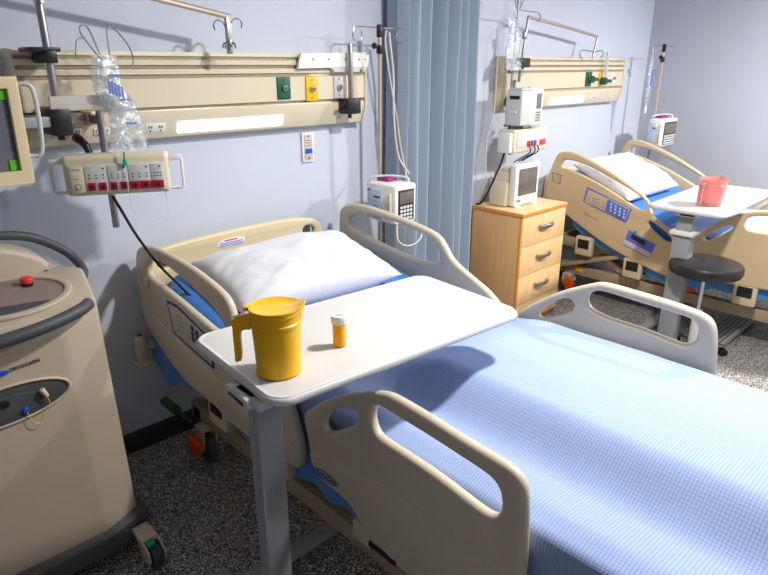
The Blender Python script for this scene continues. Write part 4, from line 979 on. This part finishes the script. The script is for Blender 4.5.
# mattresses
def mattress(x0, x1, zt, tilt, th, label, yfoot):
    ang = math.radians(tilt); ye = -.92; Ltot = .78
    def prof(s):   # s along from head (0) to foot
        if s < Ltot:
            d = Ltot-s; return ye+d*math.cos(ang), zt+d*math.sin(ang)
        return ye-(s-Ltot), zt
    S = Ltot+(ye-yfoot)
    bm = bmesh.new(); n = 60
    sec = []; r = .035
    for sx_, sz_, a0 in ((1,1,0),(-1,1,PI/2),(-1,-1,PI),(1,-1,3*PI/2)):
        for k in range(6):
            a = a0+k*PI/10; sec.append((sx_*((x1-x0)/2-r)+r*math.cos(a), sz_*(th/2-r)+r*math.sin(a)))
    rings = []
    for i in range(n+1):
        s = S*i/n; y, z = prof(s); y2, z2 = prof(min(s+.02, S)); y1, z1 = prof(max(s-.02, 0))
        tg = Vector((0, y2-y1, z2-z1)).normalized(); up = Vector((0, -tg.z, tg.y)); up = up if up.z > 0 else -up
        e = min(i, n-i); f = 1 if e > 1 else (.96 if e == 1 else .9)
        c = Vector(((x0+x1)/2, y, z))-up*th/2
        rings.append([bm.verts.new(c+Vector((px_*f, 0, 0))+up*pz*f) for px_, pz in sec])
    for A, B in zip(rings, rings[1:]):
        for k in range(len(sec)): bm.faces.new((A[k], A[(k+1) % len(sec)], B[(k+1) % len(sec)], B[k]))
    bm.faces.new(rings[0]); bm.faces.new(rings[-1][::-1])
    return tag(link('mattress', bm, M['sheet'], sharp=60), label, 'mattress', 'mattresses')
mattress(.985, 1.960, .685, 11, .122, 'mattress in a deep blue sheet under the pillow on the near bed', -2.47)
mattress(4.005, 4.975, .655, 20, .15, 'mattress in a blue sheet on the far bed', -2.3)
# blanket on near bed
BX0, BX1 = .985, 1.962
def hprof(x, y):
    # height of blanket over the mattress
    def sm(a, b, v):
        t_ = min(max((v-a)/(b-a), 0), 1); return t_*t_*(3-2*t_)
    z = .704
    z += .012*sm(.99, 1.06, x)
    z -= .016*sm(1.04, 1.2, x)
    z += .086*sm(1.18, 1.35, x)*(1-sm(-1.42, -1.10, y))
    z -= .052*sm(1.50, 1.93, x)*(1-sm(-1.42, -1.10, y))+.012*sm(1.7, 1.93, x)*sm(-1.42, -1.10, y)
    z += .004*noise.noise(Vector((x*5, y*3, 2)))+.002*noise.noise(Vector((x*14, y*9, 5)))
    z += .005*sm(-1.5,-1.0,y)*noise.noise(Vector((x*3, y*16, 7)))
    return z
def blf(u, v):
    y = -.86-1.64*v
    W = BX1-BX0; drop0 = .24; drop1 = .16
    tot = drop0+W+drop1; s = u*tot; r = .03
    edge = .004*math.sin(y*21)+.006*noise.noise(Vector((y*6, s*3, 9)))
    if s < drop0-r: return Vector((BX0-.0085-abs(edge)*.25, y, hprof(BX0+.02, y)-(drop0-s)+.0))
    if s < drop0+r:
        a = (s-(drop0-r))/(2*r)*PI/2
        return Vector((BX0-.0085+r*(1-math.cos(a)), y, hprof(BX0+.02, y)-r+r*math.sin(a)))
    if s < drop0+W-r:
        q = (s-drop0-r)/(W-2*r); x = BX0+r-.0085+q*(W-2*r+.012); return Vector((x, y, hprof(max(x, BX0+.02), y)))
    if s < drop0+W+r:
        a = (s-(drop0+W-r))/(2*r)*PI/2; xx = BX1-r+.0035
        return Vector((xx+r*math.sin(a), y, hprof(BX1-.03, y)-r+r*math.cos(a)))
    return Vector((BX1+.0035, y, hprof(BX1-.03, y)-r-(s-drop0-W-r)))
tag(link('blanket', cloth(blf, 110, 130, 14, 16.5, .0), M['blanket'], sharp=80), 'pale blue waffle blanket spread over the near bed', 'blanket')
def bl2(u, v):
    y = -.98-1.3*v; x = 3.999+.982*u
    z = .664+.02*math.sin(PI*u)**.5+.004*noise.noise(Vector((x*5, y*4, 3)))
    if u < .03: z -= (.03-u)/.03*.05
    if u > .97: z -= (u-.97)/.03*.05
    return Vector((x, y, z))
tag(link('blanket', cloth(bl2, 60, 60, 14, 18, .0), M['blanket'], sharp=80), 'pale blue blanket on the far bed beneath the white table', 'blanket')
# sheet edges hanging below the rails
def hang(x, pts, ztop, label, ftop=None):
    def f(u, v):
        y = pts[0][0]+(pts[-1][0]-pts[0][0])*u
        for (ya, za), (yb, zb) in zip(pts, pts[1:]):
            if y <= ya and y >= yb: zz = za+(zb-za)*(ya-y)/(ya-yb)
        zz += .008*math.sin(y*37)
        zt_ = ftop(y) if ftop else ztop
        return Vector((x-(.034*v*max(0, min(1, (y+.40)/.2)) if x < 2 else 0)+.004*math.sin(y*42)*v+.003*noise.noise(Vector((y*20, v*3, 1))), y, zt_+(zz-zt_)*v))
    return tag(link('hanging_sheet', cloth(f, 120, 12, 10, 3, .0), M['hsheet'], sharp=80), label, 'sheet')
hang(.979, [(-.06,.47),(-.14,.385),(-.24,.385),(-.42,.43),(-.60,.405),(-.76,.345),(-1.0,.37),(-1.35,.365),(-1.5,.42),(-2.4,.42)], .66, 'blue sheet edge hanging below the rails of the near bed', lambda y: .66 if y < -.9 else .66+(y+.9)*.19)
hang(3.9985, [(-.30,.56),(-.50,.45),(-.70,.39),(-.95,.31),(-1.16,.295),(-1.4,.335),(-2.25,.34)], .60, 'blue sheet edge hanging below the rails of the far bed', lambda y: .58 if y < -.9 else .58+(y+.9)*.36)
# pillows
def pillow(c, L, W, H, R, seed, label):
    bm = bmesh.new(); n = 48; m_ = 36
    def f(u, v, s):
        a, b = u*2-1, v*2-1
        h = max(0, (1-abs(a)**2.6))*max(0, (1-abs(b)**2.6))
        h = h**.48
        pin = 1-.07*(1-abs(a)**2)*abs(b)**3; pin2 = 1-.07*(1-abs(b)**2)*abs(a)**3
        x, y = a*L/2*pin2, b*W/2*pin
        cr = 1
        wr = .018*noise.noise(Vector((a*2.2+seed, b*2.6, s)))+.007*noise.noise(Vector((a*7+b*3, b*6-a*2, s+seed)))*(.4+abs(a)**2)
        wr += .013*noise.noise(Vector((a*2.2+b*1.6, (b-a*.5)*8, s+seed)))*(.25+abs(b)*.6+abs(a)*.4)
        z = s*h*H/2*(1+.12*noise.noise(Vector((a*1.4, b*1.4, seed))))+ (wr*h if h > 0 else 0)
        return Vector((x, y, z))
    top = [[bm.verts.new(f(i/n, j/m_, 1)) for j in range(m_+1)] for i in range(n+1)]
    bot = [[(top[i][j] if i in (0,n) or j in (0,m_) else bm.verts.new(f(i/n, j/m_, -1))) for j in range(m_+1)] for i in range(n+1)]
    for G, rv in ((top, 0), (bot, 1)):
        for i in range(n):
            for j in range(m_):
                q = (G[i][j], G[i+1][j], G[i+1][j+1], G[i][j+1]); bm.faces.new(q[::-1] if rv else q)
    xf(bm, Matrix.Translation(c) @ R)
    return tag(link('pillow', bm, M['pillow'], sharp=80), label, 'pillow')
pillow((1.432,-.488,.848), .76, .47, .19, rot(rz=math.radians(-3)) @ rot(rx=math.radians(12)), 3, 'plump white pillow leaning on the headboard of the near bed')
pillow((4.36,-.50,.90), .80, .48, .18, rot(rx=math.radians(24)), 8, 'white pillow on the raised head of the far bed')
# ------------------------------------------------------------------ console cart
def cart():
    t = thing('console_cart', 'tall beige medical console cart with red stop button at the left edge of the photo', 'medical cart', (.28,-.38,0))
    pl_b = [(-.15,-.60),(.30,-.605),(.495,-.605),(.622,-.555),(.640,-.18),(.59,-.13),(-.15,-.13)]
    pl_t = [(-.13,-.595),(.28,-.605),(.478,-.605),(.600,-.56),(.655,-.30),(.60,-.24),(-.13,-.24)]
    def zt(x, y): return .952+.12*(y+.6)
    bm = newbm(); lv = []
    n = 10
    for k in range(n+1):
        u = k/n
        ring = []
        for (xb, yb), (xt, yt) in zip(pl_b, pl_t):
            zz = .13+(zt(xt, yt)-.13)*u
            ring.append(bm.verts.new((xb+(xt-xb)*u, yb+(yt-yb)*u+.0*math.sin(PI*u), zz)))
        lv.append(ring)
    N = len(pl_b)
    for A, B in zip(lv, lv[1:]):
        for i in range(N): bm.faces.new((A[i], A[(i+1) % N], B[(i+1) % N], B[i]))
    bm.faces.new(lv[0][::-1]); bm.faces.new(lv[-1])
    bm.normal_update()
    es = [e for e in bm.edges if len(e.link_faces) == 2 and e.calc_face_angle(0) > .25]
    bmesh.ops.bevel(bm, geom=es, offset=.014, segments=4, profile=.5, affect='EDGES')
    link('body', bm, M['cart'], t, sharp=30)
    # seam below top
    bm = newbm(); tube(bm, [(.0,-.6065,.915),(.28,-.6075,.918),(.473,-.602,.925),(.594,-.546,.932)], .0022, seg=6, smooth=False); link('seam', bm, M['dark'], t)
    # rear hump
    bm = newbm()
    P = [(-.13,.96),(-.13,1.115),(.25,1.115),(.40,1.105),(.50,1.07),(.565,1.02),(.585,.96)]
    plate(bm, P, [], 'y', -.20, .075, .022, it=2, bseg=4); link('rear_cover', bm, M['cart'], t)
    bm = newbm(); bx(bm, -.10, .585, -.275, -.13, .13, 1.0, .03, 4); link('rear_body', bm, M['cart'], t)
    # top oval control panel
    Rt = Matrix.Translation((.375,-.425,zt(.375,-.425)+.002)) @ Matrix.Rotation(math.atan(.12), 4, 'X')
    el = lambda a_, b_: [(a_*math.cos(q*PI/20), b_*math.sin(q*PI/20)) for q in range(40)]
    bm = newbm(); plate(bm, el(.195,.150), [el(.172,.127)], 'z', .004, .007, .006, it=0, mtx=Rt); rg = link('control_surround', bm, M['cart'], t)
    bm = newbm(); plate(bm, el(.175,.130), [], 'z', .001, .0025, .001, it=0, mtx=Rt); cf_ = link('control_oval', bm, M['cartins'], t)
    bm = newbm(); plate(bm, [(-.165,-.03),(-.12,-.088),(-.03,-.120),(.08,-.108),(.12,-.085),(.0,-.065)], [], 'z', .004, .002, .001, it=2, mtx=Rt); link('dark_cavity', bm, M['darkgrey'], cf_)
    bm = newbm(); cyl(bm, (.085,.06,.0), (.085,.06,.012), .018, seg=24); xf(bm, Rt); link('button_collar', bm, M['dark'], cf_)
    bm = newbm(); cyl(bm, (.085,.06,.012), (.085,.06,.030), .0185, seg=28, bev=.004); xf(bm, Rt); link('stop_button', bm, M['red'], cf_, 'red mushroom stop button')
    bm = newbm(); cyl(bm, (.0,.0,.0), (.0,.0,.005), .006, seg=14); xf(bm, Rt @ Matrix.Translation((.045,.04,0))); link('key_switch', bm, M['chrome'], cf_)
    # handles
    bm = newbm(); tube(bm, [(.05,-.655,.925),(.20,-.67,.932),(.36,-.67,.942),(.46,-.655,.950),(.53,-.63,.958),(.563,-.60,.960)], .019, seg=16, n=8); link('front_handle', bm, M['darkgrey'], t, 'black front handle')
    bm = newbm(); tube(bm, [(.10,-.17,1.06),(.25,-.17,1.115),(.42,-.17,1.115),(.53,-.17,1.095),(.61,-.17,1.048),(.66,-.18,1.0),(.675,-.23,.955),(.65,-.27,.93)], .016, seg=16, n=8); link('rear_handle', bm, M['darkgrey'], t, 'black rear handle')
    # front oval recess
    c = (.29,.714)
    ey = lambda a_, b_, dx=0: [(c[0]+dx+a_*math.cos(q*PI/20)-.0*math.sin(q*PI/20), c[1]+b_*math.sin(q*PI/20)+.04*a_*math.cos(q*PI/20)) for q in range(40)]
    bm = newbm(); plate(bm, ey(.182,.063), [ey(.171,.055)], 'y', -.606, .007, .005, it=0); link('recess_rim', bm, M['cart'], t)
    bm = newbm(); plate(bm, ey(.173,.057), [], 'y', -.605, .003, .001, it=0); rc = link('port_recess', bm, M['cartrecess'], t, 'dark oval port recess')
    bm = newbm(); plate(bm, [(.14,.67),(.18,.735),(.345,.75),(.42,.69),(.34,.664),(.25,.658)], [], 'y', -.6095, .002, .001, it=1); link('port_plate', bm, M['darkgrey'], rc)
    bm = newbm(); cyl(bm, (.287,-.61,.725), (.287,-.616,.725), .013, seg=20, bev=.002); link('port', bm, M['dark'], rc)
    bm = newbm(); cyl(bm, (.335,-.61,.686), (.335,-.618,.686), .009, seg=18, bev=.002); link('blue_connector', bm, M['blue'], rc, 'blue connector')
    bm = newbm(); cyl(bm, (.385,-.622,.74), (.396,-.622,.712), .008, .007, seg=14, bev=.002); link('pull_tag', bm, M['bracket'], rc, 'cream plug on a cord')
    bm = newbm(); tube(bm, [(.396,-.622,.712),(.400,-.620,.685),(.39,-.620,.655),(.37,-.620,.632),(.348,-.620,.642),(.337,-.617,.680)], .0012, seg=6); link('cord', bm, M['yplate'], rc)
    # lettering
    Mx = at((.358,-.6075,.824), FY, math.radians(4))
    bm = newbm(); join(bm, text_bm('CRYOCATH', .0155, Mx, .0008)); link('lettering', bm, M['dark'], t, 'black brand lettering')
    bm = newbm(); cc = (.300,.818); plate(bm, [(cc[0]+.017*math.cos(q*PI/10), cc[1]+.008*math.sin(q*PI/10)) for q in range(20)], [], 'y', -.607, .0015, .0006, it=0); link('blue_logo', bm, M['blue'], t, 'blue oval logo')
    # moulded swoosh line
    bm = newbm(); plate(bm, [(.05,.86),(.25,.885),(.44,.905),(.452,.895),(.44,.885),(.25,.862),(.05,.835)], [], 'y', -.6045, .003, .002, it=2); link('moulded_lip', bm, M['cart'], t)
    # bumper base
    bm = newbm()
    plate(bm, [(-.17,-.635),(.30,-.64),(.51,-.635),(.652,-.57),(.652,-.15),(-.17,-.12)], [], 'z', .097, .04, .012, it=0); link('bumper', bm, M['cartdark'], t, 'dark grey base bumper')
    for (cx, cyy) in ((.60,-.70),(.60,-.20),(-.08,-.70),(-.08,-.20)):
        bm = newbm()
        for s in (-1, 1): plate(bm, [(cyy-.05,.03),(cyy-.045,.085),(cyy+.05,.105),(cyy+.05,.075),(cyy+.0,.02)], [], 'x', cx+s*.027, .004, .0015, it=1)
        bx(bm, cx-.03, cx+.03, cyy+.0, cyy+.09, .085, .105, .004); fk = link('caster_fork', bm, M['bracket'], t)
        bm = newbm(); cyl(bm, (cx-.017,cyy-.02,.042), (cx+.017,cyy-.02,.042), .042, seg=28, bev=.005); link('caster_wheel', bm, M['darkgrey'], fk)
        bm = newbm(); bx(bm, cx-.022, cx+.006, cyy-.03, cyy+.0, .088, .10, .003); link('brake_tab', bm, M['teal'], fk, 'teal brake tab')
cart()
# ------------------------------------------------------------------ lights
def area(loc, size, power, col=(1,.96,.9), target=None, spread=PI):
    d = bpy.data.lights.new('lamp', 'AREA'); d.shape = 'DISK'; d.size = size; d.energy = power; d.color = col; d.spread = spread
    o = bpy.data.objects.new('lamp', d); C.objects.link(o); o.location = loc
    if target is not None:
        o.rotation_euler = (Vector(target)-Vector(loc)).to_track_quat('-Z', 'Y').to_euler()
    return o
area((1.98,-1.95,2.6), .18, 68, (1,.97,.93))
area((4.6,-2.4,2.45), .22, 128, (1,.98,.95))
area((3.2,-3.6,2.66), 1.0, 24, (.95,.97,1))  # unseen soft fill, added to lift the dark parts
w = bpy.data.worlds.new('World'); bpy.context.scene.world = w; w.use_nodes = True
w.node_tree.nodes['Background'].inputs[0].default_value = (.75,.82,1,1); w.node_tree.nodes['Background'].inputs[1].default_value = .3
# ------------------------------------------------------------------ camera
F = 615.0; P = math.radians(19.9); A = math.radians(43.8)
cd = bpy.data.cameras.new('camera'); cam = bpy.data.objects.new('camera', cd); C.objects.link(cam)
cd.sensor_fit = 'HORIZONTAL'; cd.sensor_width = 36; cd.lens = F*36/768; cd.clip_start = .01
cam.location = (0,-2.5,1.65)
fw = Vector((math.sin(A)*math.cos(P), math.cos(A)*math.cos(P), -math.sin(P)))
cam.rotation_euler = fw.to_track_quat('-Z', 'Y').to_euler()
sc = bpy.context.scene; sc.camera = cam
sc.view_settings.view_transform = 'Standard'; sc.view_settings.look = 'None'; sc.view_settings.gamma = 1
sc.view_settings.exposure = 0.12
sc.cycles.max_bounces = 8; sc.cycles.diffuse_bounces = 4; sc.cycles.transparent_max_bounces = 12
sc.cycles.sample_clamp_indirect = 4; sc.cycles.use_denoising = True
